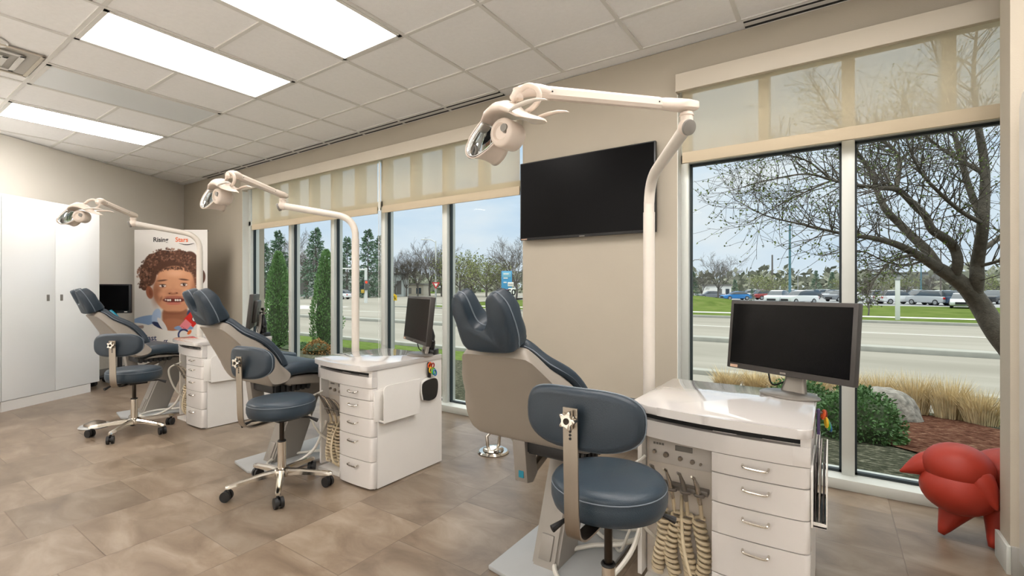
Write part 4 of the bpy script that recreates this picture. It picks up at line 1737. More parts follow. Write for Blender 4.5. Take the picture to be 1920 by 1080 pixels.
    for cx, cy, up_, half in ((222, 640, 14, 0.030), (228, 545, 36, 0.044), (290, 460, 50, 0.053), (390, 420, 58, 0.058), (500, 435, 60, 0.058), (600, 495, 54, 0.054), (680, 575, 40, 0.047), (760, 622, 24, 0.038), (850, 668, 18, 0.028), (925, 706, 8, 0.012)):
        c = hp(cx, cy)
        ring = []
        for k in range(sec):
            an = 2 * PI * k / sec
            ring.append(c + q * (half * math.cos(an)) + w * (up_ * K * (math.sin(an) * (1.0 if math.sin(an) > 0 else 1.6)) - 0.35 * half * abs(math.cos(an)) ** 2))
        rings.append(ring)
    b.loft(rings)
    b.build('hood', M_LAMP, t, angle=70)
    # dish with mirrored inner face
    b = nb()
    bi = nb()
    prof = [(262, 610), (215, 690), (165, 770), (128, 850), (108, 925), (128, 975), (175, 992), (245, 965), (310, 915), (365, 855)]
    pr = [(v.x, v.y) for v in smooth_path([(x, y, 0) for x, y in prof], 3)]
    hw_ = [0.034 + 0.026 * math.sin(PI * min(1, (i + 3) / (len(pr) + 3))) for i in range(len(pr))]

    def dish(off):
        g = []
        for i, (x, y) in enumerate(pr):
            x0, y0 = pr[max(i - 1, 0)]
            x1, y1 = pr[min(i + 1, len(pr) - 1)]
            n = Vector((-(y1 - y0), (x1 - x0))).normalized()
            row = []
            for k in range(9):
                f = -1 + k / 4
                bend = 26 * (1 - f * f)
                cx = x - n.x * (off + 20 - bend) * -1
                cy = y - n.y * (off + 20 - bend) * -1
                row.append(hp(cx, cy, hw_[i] * f))
            g.append(row)
        return g
    gi, go = dish(0), dish(22)
    for g, bb in ((gi, bi),):
        vs = [[bb._v(p) for p in r] for r in g]
        for i in range(len(vs) - 1):
            for k in range(8):
                bb.face([vs[i][k], vs[i + 1][k], vs[i + 1][k + 1], vs[i][k + 1]])
    mi = bi.build('reflector', M_MIRROR, t, angle=80)
    md = mi.modifiers.new('thick', 'SOLIDIFY')
    md.thickness = 0.002
    md.offset = 0
    vs = [[b._v(p) for p in r] for r in go]
    for i in range(len(vs) - 1):
        for k in range(8):
            b.face([vs[i][k], vs[i + 1][k], vs[i + 1][k + 1], vs[i][k + 1]])
    sh = b.build('dish_shell', M_LAMP, t, angle=80)
    md = sh.modifiers.new('thick', 'SOLIDIFY')
    md.thickness = 0.003
    md.offset = 0
    b = nb()
    b.torus(hp(70, 905, 0.03), q, 0.020, 0.006, 20, 8)
    b.build('grip_loop', M_GREY, t)
    # bulb housing: round drum with a grey socket
    b = nb()
    c = hp(478, 775)
    rings = []
    for dep, sc in ((-0.040, 0.55), (-0.038, 0.85), (-0.03, 1.0), (0.03, 1.0), (0.038, 0.9), (0.042, 0.62), (0.034, 0.5)):
        rings.append([c + q * dep + a * (0.038 * sc * math.cos(2 * PI * k / 28)) + w * (0.045 * sc * math.sin(2 * PI * k / 28)) for k in range(28)])
    b.loft(rings)
    b.build('bulb_housing', M_LAMP, t, angle=50)
    b = nb()
    c = hp(535, 745, 0.034)
    b.cyl(c - q * 0.01, c + q * 0.012, 0.017, 0.012, 18)
    b.build('socket_knob', M_GREY, t)
    # grip paddles either side
    for dep in (0.058, -0.058):
        b = nb()
        rings = []
        for cx, cy, hx in ((630, 600, 3), (660, 588, 16), (740, 566, 24), (850, 556, 22), (960, 560, 17), (1050, 585, 11), (1080, 600, 4)):
            c = hp(cx, cy, dep)
            rings.append([c + w * (hx * K * math.sin(2 * PI * k / 12)) + q * (hx * K * 1.3 * math.cos(2 * PI * k / 12)) for k in range(12)])
        b.loft(rings)
        b.tube([hp(650, 590, dep), hp(600, 560, dep * 0.6)], 0.006, 8)
        b.build('grip', M_POST if dep > 0 else M_LAMP, t, angle=70)
    return t


exam_light(-0.698, 2.16, R(303), Vector((-0.800, 1.215, 1.772)), 'cream examination lamp on a white post in front of the wall television, largest of three')
exam_light(-2.81, 2.16, R(221), Vector((-2.835, 1.325, 1.818)), 'cream examination lamp on a white post by the middle chair', -30, 0.03)
exam_light(-4.971, 2.05, R(249), Vector((-4.635, 1.212, 1.834)), 'examination lamp farthest away, its post in front of the banner', 8, 0.06)

# ================================================================ RED RUBBER ANIMAL
rp = on_ground(1800, 1010, 0.0)
t = thing('rubber_animal', 'red rubber toy animal with pointed ears, half hidden by the wall end', 'toy animal', (0.60, 3.06, 0))


def blob(name, items, sub=2):
    b = MB()
    for c, r, rot in items:
        b.ball(c, r[0], r[1], r[2], 20, 12, rot)
    o = b.build(name, M_RED, t, angle=180)
    return o


b = MB()
# head faces the room: wide upper dome over a fuller lower jaw
b.ball((-0.115, -0.085, 0.335), 0.128, 0.125, 0.105, 28, 16)
b.ball((-0.115, -0.095, 0.235), 0.140, 0.130, 0.115, 28, 16)
b.build('head', M_RED, t, angle=180)
for c, d in (((-0.235, -0.06, 0.31), Vector((-0.8, -0.15, -0.42))), ((-0.045, -0.16, 0.285), Vector((0.36, -0.35, -0.78)))):
    e = MB()
    d = d.normalized()
    c = Vector(c)
    n = 9
    e.tube([c - d * 0.05 + d * (0.15 * k / n) for k in range(n + 1)], [0.052, 0.054, 0.053, 0.05, 0.045, 0.038, 0.030, 0.022, 0.013, 0.005], 18)
    e.build('ear', M_RED, t, angle=180)
b = MB()
b.ball((0.09, 0.02, 0.31), 0.15, 0.14, 0.11, 26, 14)
b.ball((0.22, 0.05, 0.30), 0.16, 0.14, 0.12, 26, 14)
b.ball((0.10, 0.0, 0.20), 0.16, 0.13, 0.085, 26, 14)
b.build('body', M_RED, t, angle=180)
for (x0, y0, z0), (x1, y1) in (((-0.08, -0.02, 0.20), (-0.175, -0.10)), ((0.06, -0.05, 0.19), (-0.012, -0.135)), ((0.10, 0.07, 0.2), (0.06, 0.16)), ((0.30, 0.03, 0.2), (0.33, -0.05))):
    e = MB()
    a0, a1 = Vector((x0, y0, z0)), Vector((x1, y1, 0.012))
    n = 8
    e.tube([a0.lerp(a1, k / n) for k in range(n + 1)], [0.09, 0.085, 0.076, 0.066, 0.055, 0.044, 0.034, 0.024, 0.012], 18)
    e.build('leg', M_RED, t, angle=180)

# ================================================================ UPRIGHT WHITE PANEL AT THE RIGHT EDGE
t = thing('upright_panel', 'tall glossy white upright panel with rounded corner at the right edge', 'panel', (0.612, 2.30, 0))
p = [(0.36, 0.085)] + arc2(0.36 - 0.06, 1.925 - 0.06, 0.06, 0, 90, 6) + arc2(-0.9 + 0.06, 1.925 - 0.06, 0.06, 90, 180, 6) + [(-0.9, 0.085)]
b = MB()
b.prism(p, lambda q: (0.0, q[0], q[1]), lambda q: (0.035, q[0], q[1]), 0.004, 2)
b.build('board', M_CAB, t)
for y in (0.26, -0.8):
    b = MB()
    b.box(0.002, 0.06, y - 0.02, y + 0.02, 0.0, 0.09, 0.003)
    b.build('foot', M_STAND, t)
# ================================================================ OUTSIDE
def ground_z(y):
    if y < 3.6:
        return -0.03
    return max(-0.80, -0.03 - 0.10 * (y - 3.6))


def on_slope(px, py):
    d = 6.0
    for _ in range(40):
        p = at(px, py, d)
        gzv = ground_z(p.y)
        d = F_PX * (CAM.z - gzv) / (py - 540)
    return at(px, py, d)


def ground_mat(name, cols, scale, detail=6, stretch=(1, 1, 1), rough=0.9, bump=0.4, dist=0.05):
    m = bpy.data.materials.new(name)
    m.use_nodes = True
    nt = m.node_tree
    N, L = nt.nodes.new, nt.links.new
    bs = nt.nodes['Principled BSDF']
    tc = N('ShaderNodeTexCoord')
    mp = N('ShaderNodeMapping')
    mp.inputs['Scale'].default_value = stretch
    L(tc.outputs['Object'], mp.inputs['Vector'])
    n = N('ShaderNodeTexNoise')
    n.inputs['Scale'].default_value = scale
    n.inputs['Detail'].default_value = detail
    n.inputs['Roughness'].default_value = 0.7
    L(mp.outputs[0], n.inputs['Vector'])
    cr = N('ShaderNodeValToRGB')
    e = cr.color_ramp.elements
    e[0].position = 0.32
    e[0].color = srgb(*cols[0])
    e[1].position = 0.70
    e[1].color = srgb(*cols[-1])
    for k, c in enumerate(cols[1:-1]):
        el = e.new(0.32 + 0.38 * (k + 1) / (len(cols) - 1))
        el.color = srgb(*c)
    L(n.outputs['Fac'], cr.inputs['Fac'])
    L(cr.outputs['Color'], bs.inputs['Base Color'])
    bs.inputs['Roughness'].default_value = rough
    bs.inputs['Specular IOR Level'].default_value = 0.0
    if bump:
        bp = N('ShaderNodeBump')
        bp.inputs['Strength'].default_value = bump
        bp.inputs['Distance'].default_value = dist
        L(n.outputs['Fac'], bp.inputs['Height'])
        L(bp.outputs['Normal'], bs.inputs['Normal'])
    return m


M_BED = ground_mat('mossy_leaf_litter', ((30, 34, 28), (60, 64, 52), (92, 92, 78), (168, 164, 148)), 15, stretch=(1, 2.2, 1))
M_MULCH = ground_mat('bark_mulch', ((36, 22, 18), (84, 56, 46), (118, 84, 68), (184, 154, 130)), 14, stretch=(1, 2.4, 1), bump=0.7)
M_LAWN = ground_mat('lawn_grass', ((66, 84, 40), (84, 104, 52), (100, 116, 64), (122, 126, 84)), 5, bump=0.3)
M_VERGE = ground_mat('verge_grass', ((72, 88, 42), (86, 102, 52), (98, 112, 60), (112, 116, 74)), 0.5, bump=0.1)
M_ROAD = ground_mat('concrete_road', ((134, 131, 122), (142, 139, 130), (149, 146, 137), (157, 154, 146)), 0.35, stretch=(0.15, 1, 1), bump=0.02)
M_LOT = ground_mat('parking_asphalt', ((128, 130, 132), (142, 144, 146), (152, 153, 154), (162, 162, 160)), 0.3, bump=0.0)
M_CURB = mat('kerb_concrete', (150, 150, 142), 0.85, var=0.08, vscale=3)
M_WALK = mat('pale_pavement', (206, 206, 196), 0.85, var=0.05, vscale=1)
M_LINE = mat('road_line_paint', (224, 224, 218), 0.7)
M_LEAF = mat('young_leaf_green', (104, 122, 60), 0.6, var=0.25, vscale=3)
M_BARK = mat('grey_brown_bark', (92, 86, 76), 0.9, var=0.25, vscale=18, bump=0.5, bscale=60)
M_BARKF = mat('far_bark', (104, 98, 92), 0.9, var=0.15, vscale=2)
M_BUSH = mat('boxwood_leaf', (86, 122, 72), 0.55, var=0.35, vscale=9)
M_ARBOR = mat('arborvitae_leaf', (124, 158, 102), 0.6, var=0.3, vscale=5)
M_SPRUCE = mat('spruce_needles', (96, 122, 98), 0.7, var=0.25, vscale=1.5)
M_BUD = mat('budding_leaf', (138, 146, 92), 0.7, var=0.25, vscale=1.2)
M_STRAW = mat('dry_grass_straw', (216, 198, 158), 0.8, var=0.2, vscale=12)
M_ROCK = mat('granite_boulder', (138, 134, 126), 0.95, var=0.45, vscale=16, bump=0.8, bscale=22)
M_PAINTW = mat('street_pole_white', (214, 216, 212), 0.5)
M_POLEB = mat('street_pole_teal', (84, 122, 134), 0.5)
M_POLEBR = mat('street_pole_brown', (96, 90, 84), 0.6)

b = MB()
n = 12
for k in range(n):
    y0, y1 = 3.56 + (8.35 - 3.56) * k / n, 3.56 + (8.35 - 3.56) * (k + 1) / n
    for i in range(20):
        x0, x1 = -24 + 2.2 * i, -24 + 2.2 * (i + 1)
        b.quad((x0, y0, ground_z(y0)), (x1, y0, ground_z(y0)), (x1, y1, ground_z(y1)), (x0, y1, ground_z(y1)))
struct(b.build('ground_bed', M_BED, smooth=False))
b = MB()
b.quad((-60, 8.35, ground_z(8.35)), (-5, 8.35, ground_z(8.35)), (-5, 11.3, -0.8), (-60, 11.3, -0.8))
struct(b.build('ground_lawn', M_LAWN, smooth=False))
b = MB()
b.quad((-5, 8.35, ground_z(8.35)), (40, 8.35, ground_z(8.35)), (40, 11.3, -0.8), (-5, 11.3, -0.8))
struct(b.build('sidewalk_apron', M_ROAD, smooth=False))
# bark mulch round the boulder
b = MB()
pl = [(0.05, 6.0), (0.35, 5.2), (0.75, 4.75), (1.5, 4.35), (3.0, 4.2), (4.0, 5.0), (3.2, 5.9), (2.2, 6.6), (1.5, 7.3), (1.2, 7.9), (-1.4, 8.3), (-1.8, 7.6), (-0.9, 6.9)]
b.poly([(x, y, ground_z(y) + 0.012) for x, y in pl])
struct(b.build('ground_mulch', M_MULCH, smooth=False))
b = MB()
pl = [(1.35, 8.34), (1.75, 7.55), (2.4, 6.9), (3.4, 6.3), (6, 6.2), (6, 8.34)]
b.poly([(x, y, ground_z(y) + 0.014) for x, y in pl])
struct(b.build('ground_lawn_corner', M_LAWN, smooth=False))
# road with raised median, kerbs and lane lines
b = MB()
b.quad((-160, 11.4, -0.8), (120, 11.4, -0.8), (120, 33.4, -0.8), (-160, 33.4, -0.8))
b.quad((-92, 33.4, -0.8), (-38, 33.4, -0.8), (-62, 170, -0.8), (-130, 170, -0.8))
struct(b.build('road', M_ROAD, smooth=False))
b = MB()
b.box(-60, 120, 11.15, 11.45, -0.9, -0.68, 0.02)
b.box(-30, 120, 18.3, 18.9, -0.9, -0.64, 0.04)
b.box(-38, 120, 33.3, 33.7, -0.9, -0.66, 0.02)
struct(b.build('kerb', M_CURB))
b = MB()
for y in (11.9, 26.0):
    b.box(-150, 120, y - 0.06, y + 0.06, -0.8, -0.795)
for k in range(7):
    b.box(-42 - k * 1.2, -41.4 - k * 1.2, 14, 31, -0.8, -0.794)
struct(b.build('road_marking', M_LINE, smooth=False))
b = MB()
b.quad((-38, 33.6, -0.79), (160, 33.6, -0.79), (160, 66, -0.79), (-42, 66, -0.79))
b.quad((-42, 66, -0.79), (-12, 66, -0.79), (-16, 86, -0.79), (-48, 86, -0.79))
struct(b.build('ground_verge', M_VERGE, smooth=False))
b = MB()
b.ball((-21, 62, -1.1), 13, 12, 1.5, 24, 10)
struct(b.build('ground_mound', M_VERGE))
b = MB()
b.quad((-38, 39.3, -0.77), (160, 39.3, -0.77), (160, 40.9, -0.77), (-38, 40.9, -0.77))
struct(b.build('sidewalk', M_WALK, smooth=False))
b = MB()
b.quad((-48, 66, -0.80), (200, 66, -0.80), (200, 190, -0.80), (-70, 190, -0.80))
b.quad((-60, 86, -0.795), (-12, 86, -0.795), (-12, 120, -0.795), (-60, 120, -0.795))
struct(b.build('parking_lot', M_LOT, smooth=False))
b = MB()
b.quad((-500, 11, -0.86), (500, 11, -0.86), (500, 700, -0.86), (-500, 700, -0.86))
b.quad((-500, -200, -0.9), (-9.4, -200, -0.9), (-9.4, 11, -0.9), (-500, 11, -0.9))
struct(b.build('ground', M_LAWN, smooth=False))


# ---------------------------------------------------------------- plants
def leaf_quad(b, c, d, w, l, up):
    s = d.cross(up)
    if s.length < 1e-4:
        s = Vector((1, 0, 0))
    s.normalize()
    b.face([b._v(c), b._v(c + d * (l * 0.5) + s * w), b._v(c + d * l), b._v(c + d * (l * 0.5) - s * w)])


def rvec(r):
    while True:
        v = Vector((r.uniform(-1, 1), r.uniform(-1, 1), r.uniform(-1, 1)))
        if 0.05 < v.length < 1:
            return v.normalized()


def limb_tube(b, pts, r0, r1, sides):
    n = len(pts)
    b.tube(pts, [r0 + (r1 - r0) * i / (n - 1) for i in range(n)], sides, cap=False)


def grow(b, lb, r, p, d, length, rad, level, up, spread, leaf, seg=4, sides=4, kids=5, minr=0.002):
    pts = [p]
    dirs = []
    for i in range(seg):
        d = (d + rvec(r) * 0.20 + Vector((0, 0, up))).normalized()
        p = p + d * (length / seg)
        pts.append(p)
        dirs.append(d)
    limb_tube(b, pts, rad, max(minr, rad * 0.35), sides)
    if level > 0:
        for k in range(kids):
            t = 0.25 + 0.75 * (k + r.random()) / kids
            i = min(seg - 1, int(t * seg))
            f = t * seg - i
            q = pts[i].lerp(pts[i + 1], f)
            dd = dirs[i]
            side = dd.cross(rvec(r)).normalized()
            nd = (dd * (1 - spread) + side * spread + Vector((0, 0, up))).normalized()
            grow(b, lb, r, q, nd, length * r.uniform(0.4, 0.62), max(minr, rad * 0.45), level - 1, up, spread, leaf, 3, max(3, sides - 1), kids, minr)
    if lb is not None and level == 0 and leaf:
        cnt, size = leaf
        for k in range(cnt):
            q = pts[-1] if k == 0 else pts[r.randrange(1, len(pts))]
            leaf_quad(lb, q, (dirs[-1] + rvec(r) * 0.8).normalized(), size * r.uniform(0.25, 0.4), size * r.uniform(0.7, 1.3), rvec(r))


# the budding tree outside the right window
rt = random.Random(11)
base = at(1990, 818, 5.0)
tree = thing('budding_tree', 'large leaning tree with bare budding branches outside the right window', 'tree', base)
T = Matrix.Translation(-base)
bt, bl, bw = MB(), MB(), MB()
for q in (bt, bl, bw):
    q.M = T
LIMBS = [
    [(1990, 830, 5.0, .135), (1920, 690, 5.1, .118), (1871, 625, 5.2, .105), (1840, 575, 5.3, .098), (1815, 542, 5.3, .085), (1786, 519, 5.3, .075), (1760, 503, 5.3, .066)],
    [(1760, 503, 5.3, .055), (1737, 488, 5.3, .05), (1715, 475, 5.2, .042), (1680, 458, 5.1, .035), (1640, 447, 5.0, .028), (1605, 442, 4.9, .022), (1560, 434, 4.8, .015), (1500, 420, 4.6, .009), (1435, 404, 4.5, .006), (1378, 374, 4.4, .003)],
    [(1760, 503, 5.3, .055), (1738, 470, 5.4, .05), (1710, 443, 5.5, .045), (1685, 418, 5.6, .04), (1661, 393, 5.6, .036), (1645, 360, 5.7, .03), (1638, 333, 5.7, .027), (1618, 300, 5.8, .022), (1600, 275, 5.8, .019), (1555, 205, 5.9, .011), (1520, 150, 6.0, .006)],
    [(1788, 522, 5.3, .052), (1796, 492, 5.2, .05), (1789, 465, 5.2, .048), (1772, 447, 5.1, .045), (1748, 431, 5.0, .04), (1735, 405, 5.0, .036), (1718, 389, 4.9, .033), (1695, 365, 4.9, .03), (1680, 355, 4.8, .027), (1650, 352, 4.8, .022), (1611, 348, 4.7, .017), (1560, 338, 4.7, .012), (1513, 326, 4.6, .009), (1440, 338, 4.5, .006), (1375, 356, 4.4, .003)],
    [(1680, 355, 4.8, .024), (1684, 330, 4.9, .023), (1686, 300, 5.0, .021), (1670, 275, 5.1, .018), (1642, 258, 5.2, .015), (1600, 225, 5.3, .010), (1560, 170, 5.4, .006)],
    [(1828, 553, 5.3, .07), (1832, 520, 5.2, .064), (1832, 496, 5.2, .06), (1838, 460, 5.1, .055), (1843, 420, 5.0, .05), (1846, 370, 5.0, .045), (1847, 325, 5.0, .04), (1842, 280, 5.0, .036), (1835, 241, 5.0, .03), (1825, 150, 5.0, .02), (1832, 50, 5.0, .011)],
    [(1843, 420, 5.0, .034), (1815, 345, 5.2, .03), (1800, 290, 5.3, .026), (1782, 220, 5.4, .02), (1760, 120, 5.5, .012), (1735, 40, 5.6, .006)],
    [(1847, 325, 5.0, .03), (1800, 300, 5.1, .018), (1760, 275, 5.2, .014), (1720, 235, 5.3, .010), (1690, 180, 5.4, .006)],
    [(1560, 338, 4.7, .010), (1510, 360, 4.6, .008), (1460, 385, 4.5, .006), (1400, 420, 4.4, .003)],
    [(1560, 338, 4.7, .010), (1510, 300, 4.7, .008), (1450, 290, 4.6, .005), (1400, 310, 4.5, .003)],
    [(1843, 420, 5.0, .026), (1800, 395, 4.9, .02), (1760, 360, 4.8, .016), (1725, 320, 4.7, .013), (1700, 260, 4.7, .009), (1690, 200, 4.7, .005)],
    [(1715, 476, 5.2, .016), (1680, 485, 5.0, .012), (1655, 505, 4.9, .009), (1636, 530, 4.8, .006), (1625, 550, 4.7, .004)],
    [(1735, 488, 5.3, .014), (1700, 497, 5.2, .011), (1660, 490, 5.0, .008), (1610, 470, 4.9, .006), (1540, 480, 4.7, .004)],
    [(1838, 470, 5.1, .03), (1880, 440, 5.2, .026), (1930, 380, 5.3, .02), (1960, 300, 5.3, .014), (1950, 200, 5.3, .008)],
    [(1832, 500, 5.2, .02), (1870, 490, 5.0, .016), (1920, 470, 4.8, .012), (1980, 430, 4.6, .007)],
]
for li, lm in enumerate(LIMBS):
    P = [at(x, y, d) for x, y, d, r in lm]
    sp = smooth_path(P, 4)
    rad = [v.x for v in smooth_path([(r, 0, 0) for *_, r in lm], 4)]
    bt.tube(sp, [max(0.003, v) for v in rad], 10)
    if li == 0:
        continue
    L = len(sp)
    for i in range(3, L):
        nk = 1 if rad[i] > 0.03 else 3
        for _ in range(nk):
            dd = (sp[i] - sp[i - 1]).normalized()
            side = dd.cross(rvec(rt)).normalized()
            nd = (dd * 0.55 + side * 0.65 + Vector((0, 0, 0.12))).normalized()
            ln = rt.uniform(0.28, 0.62) * (1.0 if rad[i] > 0.01 else 0.75) * (0.45 if li in (11, 12) else 1)
            grow(bw, bl, rt, sp[i], nd, ln, min(0.0065, rad[i] * 0.5), 1, 0.04, 0.5, (2, 0.026), 4, 4, 4, 0.0016)
bt.build('trunk', M_BARK, tree)
bw.build('twigs', M_BARK, tree)
bl.build('leaves', M_LEAF, tree, smooth=False)


def blade_clump(loc, h, spread, nbl, seed, label):
    r = random.Random(seed)
    b = MB()
    for k in range(nbl):
        a = r.uniform(0, 2 * PI)
        rr = spread * 0.55 * math.sqrt(r.random())
        p = Vector((rr * math.cos(a), rr * math.sin(a), 0))
        out = Vector((math.cos(a), math.sin(a), 0)) * r.uniform(0.0, spread * 0.8) + rvec(r) * 0.05
        hh = h * r.uniform(0.6, 1.1)
        w = Vector((-math.sin(a), math.cos(a), 0)).lerp(rvec(r), 0.5).normalized() * 0.0045
        m = p + out * 0.35 + Vector((0, 0, hh * 0.6))
        e = p + out + Vector((0, 0, hh))
        v = [b._v(x) for x in (p - w, p + w, m + w * 0.8, m - w * 0.8, e)]
        b.face([v[0], v[1], v[2], v[3]])
        b.face([v[3], v[2], v[4]])
    o = b.build('ornamental_grass', M_STRAW, smooth=False, loc=loc)
    tag(o, label, 'ornamental grass', 'dry ornamental grass clumps outside the right window')


ORD = ('first', 'second', 'third', 'fourth', 'fifth', 'sixth', 'seventh', 'eighth', 'ninth', 'tenth', 'eleventh', 'twelfth', 'thirteenth', 'fourteenth', 'fifteenth')
gpos = [(-1.35, 8.0, .36), (-0.98, 8.15, .38), (-0.60, 8.0, .40), (-0.2, 8.1, .42), (0.2, 8.0, .48), (0.55, 8.05, .50), (0.88, 7.95, .52), (1.2, 7.85, .50), (1.45, 7.65, .40)]
for k, (x, y, h) in enumerate(gpos):
    blade_clump((x, y, ground_z(y)), h, 0.26, 620, 40 + k, 'clump of dry straw-coloured grass outside, %s from the left in the row' % ORD[k])


def leafy_dome(name, loc, rx, ry, h, nl, size, m, seed, label, cat, group, column=False):
    r = random.Random(seed)
    t = thing(name, label, cat, loc, 0, group)
    b = MB()
    for k in range(nl):
        if column:
            z = h * (r.random() ** 0.9)
            f = z / h
            wr = (0.55 + 0.6 * min(1, f * 4)) * max(0.05, (1 - f) ** 0.55) if f > 0.25 else (0.72 + 0.28 * f * 4)
            wr = min(wr, 1.0)
            a = r.uniform(0, 2 * PI)
            q = r.uniform(0.75, 1.05)
            q *= 1 + 0.28 * noise.noise(Vector((math.cos(a) * 1.6 + seed, math.sin(a) * 1.6, z * 2.6)))
            c = Vector((rx * wr * q * math.cos(a), ry * wr * q * math.sin(a), z))
            d = (Vector((math.cos(a), math.sin(a), 1.3)) + rvec(r) * 0.6).normalized()
        else:
            v = rvec(r)
            v.z = abs(v.z)
            q = r.uniform(0.82, 1.06)
            nz = 1 + 0.12 * noise.noise(v * 3 + Vector((seed, 0, 0)))
            c = Vector((v.x * rx * q * nz, v.y * ry * q * nz, v.z * h * q * nz))
            d = (v + rvec(r) * 0.8).normalized()
        leaf_quad(b, c, d, size * 0.3, size * r.uniform(0.7, 1.3), rvec(r))
    b.build('foliage', m, t, smooth=False)
    b = MB()
    if column:
        b.lathe([(0.03, 0), (rx * 0.5, h * 0.06), (rx * 0.66, h * 0.25), (rx * 0.5, h * 0.6), (rx * 0.2, h * 0.85), (0.0, h * 0.94)], seg=14)
    else:
        b.lathe([(rx * 0.6, 0.0), (rx * 0.82, h * 0.35), (rx * 0.6, h * 0.72), (0.0, h * 0.86)], seg=14)
    b.build('inner_branches', mat('dark_branch_mass', (70, 84, 58), 0.95, var=0.3, vscale=20), t)


p = on_slope(1620, 828)
leafy_dome('boxwood_shrub', (0.20, 5.35, ground_z(5.35) - 0.02), 0.34, 0.32, 0.46, 4200, 0.034, M_BUSH, 3, 'dark green clipped shrub close outside the glass, right of the mullion', 'shrub', 'green shrubs outside the right window')
leafy_dome('boxwood_shrub', (-0.28, 5.9, ground_z(5.9) - 0.02), 0.34, 0.32, 0.46, 3600, 0.034, M_BUSH, 4, 'dark green clipped shrub outside the glass, behind the nearest cart', 'shrub', 'green shrubs outside the right window')
for (px, py, rx, h, sd, l) in ((522, 652, 0.36, 2.35, 7, 'tall columnar evergreen outside, left of the two in the far window'), (612, 654, 0.40, 2.55, 8, 'tall columnar evergreen outside, right of the two in the far window')):
    p = on_slope(px, py)
    leafy_dome('columnar_evergreen', p, rx, rx, h, 5200, 0.06, M_ARBOR, sd, l, 'evergreen tree', 'columnar evergreens outside the far window', True)
p = on_slope(580, 662)
leafy_dome('low_shrub', p + Vector((0.3, 0, 0)), 0.30, 0.26, 0.30, 900, 0.04, mat('russet_leaf', (150, 112, 62), 0.7, var=0.3, vscale=8), 12, 'small russet shrub outside between the two columnar evergreens', 'shrub', None)
p = on_slope(562, 655)
leafy_dome('ground_shrub', p, 0.5, 0.3, 0.16, 1100, 0.04, M_BUSH, 13, 'low green ground shrub outside between the columnar evergreens', 'shrub', None)

# boulder
p = Vector((0.54, 7.2, ground_z(7.2)))
b = MB()
bmesh.ops.create_icosphere(b.bm, subdivisions=5, radius=1.0)
for v in b.bm.verts:
    n0 = noise.noise(v.co * 1.3 + Vector((3, 1, 7))) * 0.16 + noise.noise(v.co * 4.1) * 0.05
    v.co = v.co * (1 + n0)
    v.co.x *= 0.34
    v.co.y *= 0.34
    v.co.z = max(v.co.z, -0.4) * 0.33 + 0.02
o = b.build('boulder', M_ROCK, loc=p)
tag(o, 'rounded grey boulder on the mulch outside, beside the dark green shrub', 'boulder')

# far trees: prototypes, then copies
M_FARWOOD = M_BARKF


def proto_bare(seed, h, lv=3, kids=6):
    r = random.Random(seed)
    w = MB()
    th = h * 0.32
    w.tube([(0, 0, -0.2), (0.02 * h, 0, th * 0.5), (0, 0.01 * h, th)], [h * 0.022, h * 0.018, h * 0.015], 7)
    for k in range(7):
        a = 2 * PI * k / 7 + r.uniform(-.3, .3)
        d = Vector((math.cos(a) * 0.55, math.sin(a) * 0.55, 1.0 + r.uniform(-.3, .3))).normalized()
        grow(w, None, r, Vector((0, 0, th * r.uniform(0.6, 1.0))), d, h * r.uniform(0.5, 0.66), h * 0.010, lv, 0.03, 0.42, None, 4, 5, kids, h * 0.0014)
    return w


def proto_leafy(seed, h):
    r = random.Random(seed)
    w, l = MB(), MB()
    th = h * 0.25
    w.tube([(0, 0, -0.2), (0, 0, th)], [h * 0.024, h * 0.018], 7)
    for k in range(8):
        a = 2 * PI * k / 8 + r.uniform(-.3, .3)
        d = Vector((math.cos(a) * 0.8, math.sin(a) * 0.8, 0.8 + r.uniform(-.4, .4))).normalized()
        grow(w, l, r, Vector((0, 0, th * r.uniform(0.6, 1.0))), d, h * r.uniform(0.42, 0.6), h * 0.010, 2, 0.05, 0.5, (5, h * 0.035), 4, 4, 6, h * 0.0014)
    return w, l


def proto_spruce(seed, h):
    r = random.Random(seed)
    w, l = MB(), MB()
    w.tube([(0, 0, -0.2), (0, 0, h)], [h * 0.016, h * 0.002], 6)
    for k in range(150):
        f = (k + r.random()) / 150
        z = h * (0.06 + 0.93 * f)
        ln = h * 0.24 * (1 - f) ** 0.8 + h * 0.015
        a = r.uniform(0, 2 * PI)
        d = Vector((math.cos(a), math.sin(a), 0.15 - 0.45 * (1 - f)))
        p0 = Vector((0, 0, z))
        w.tube([p0, p0 + d * ln], [h * 0.003, h * 0.001], 3, cap=False)
        for j in range(9):
            t = 0.15 + 0.85 * (j + r.random()) / 9
            leaf_quad(l, p0 + d * (ln * t), (d + rvec(r) * 0.9).normalized(), h * 0.010, h * 0.05, rvec(r))
    return w, l


PROTO = {}


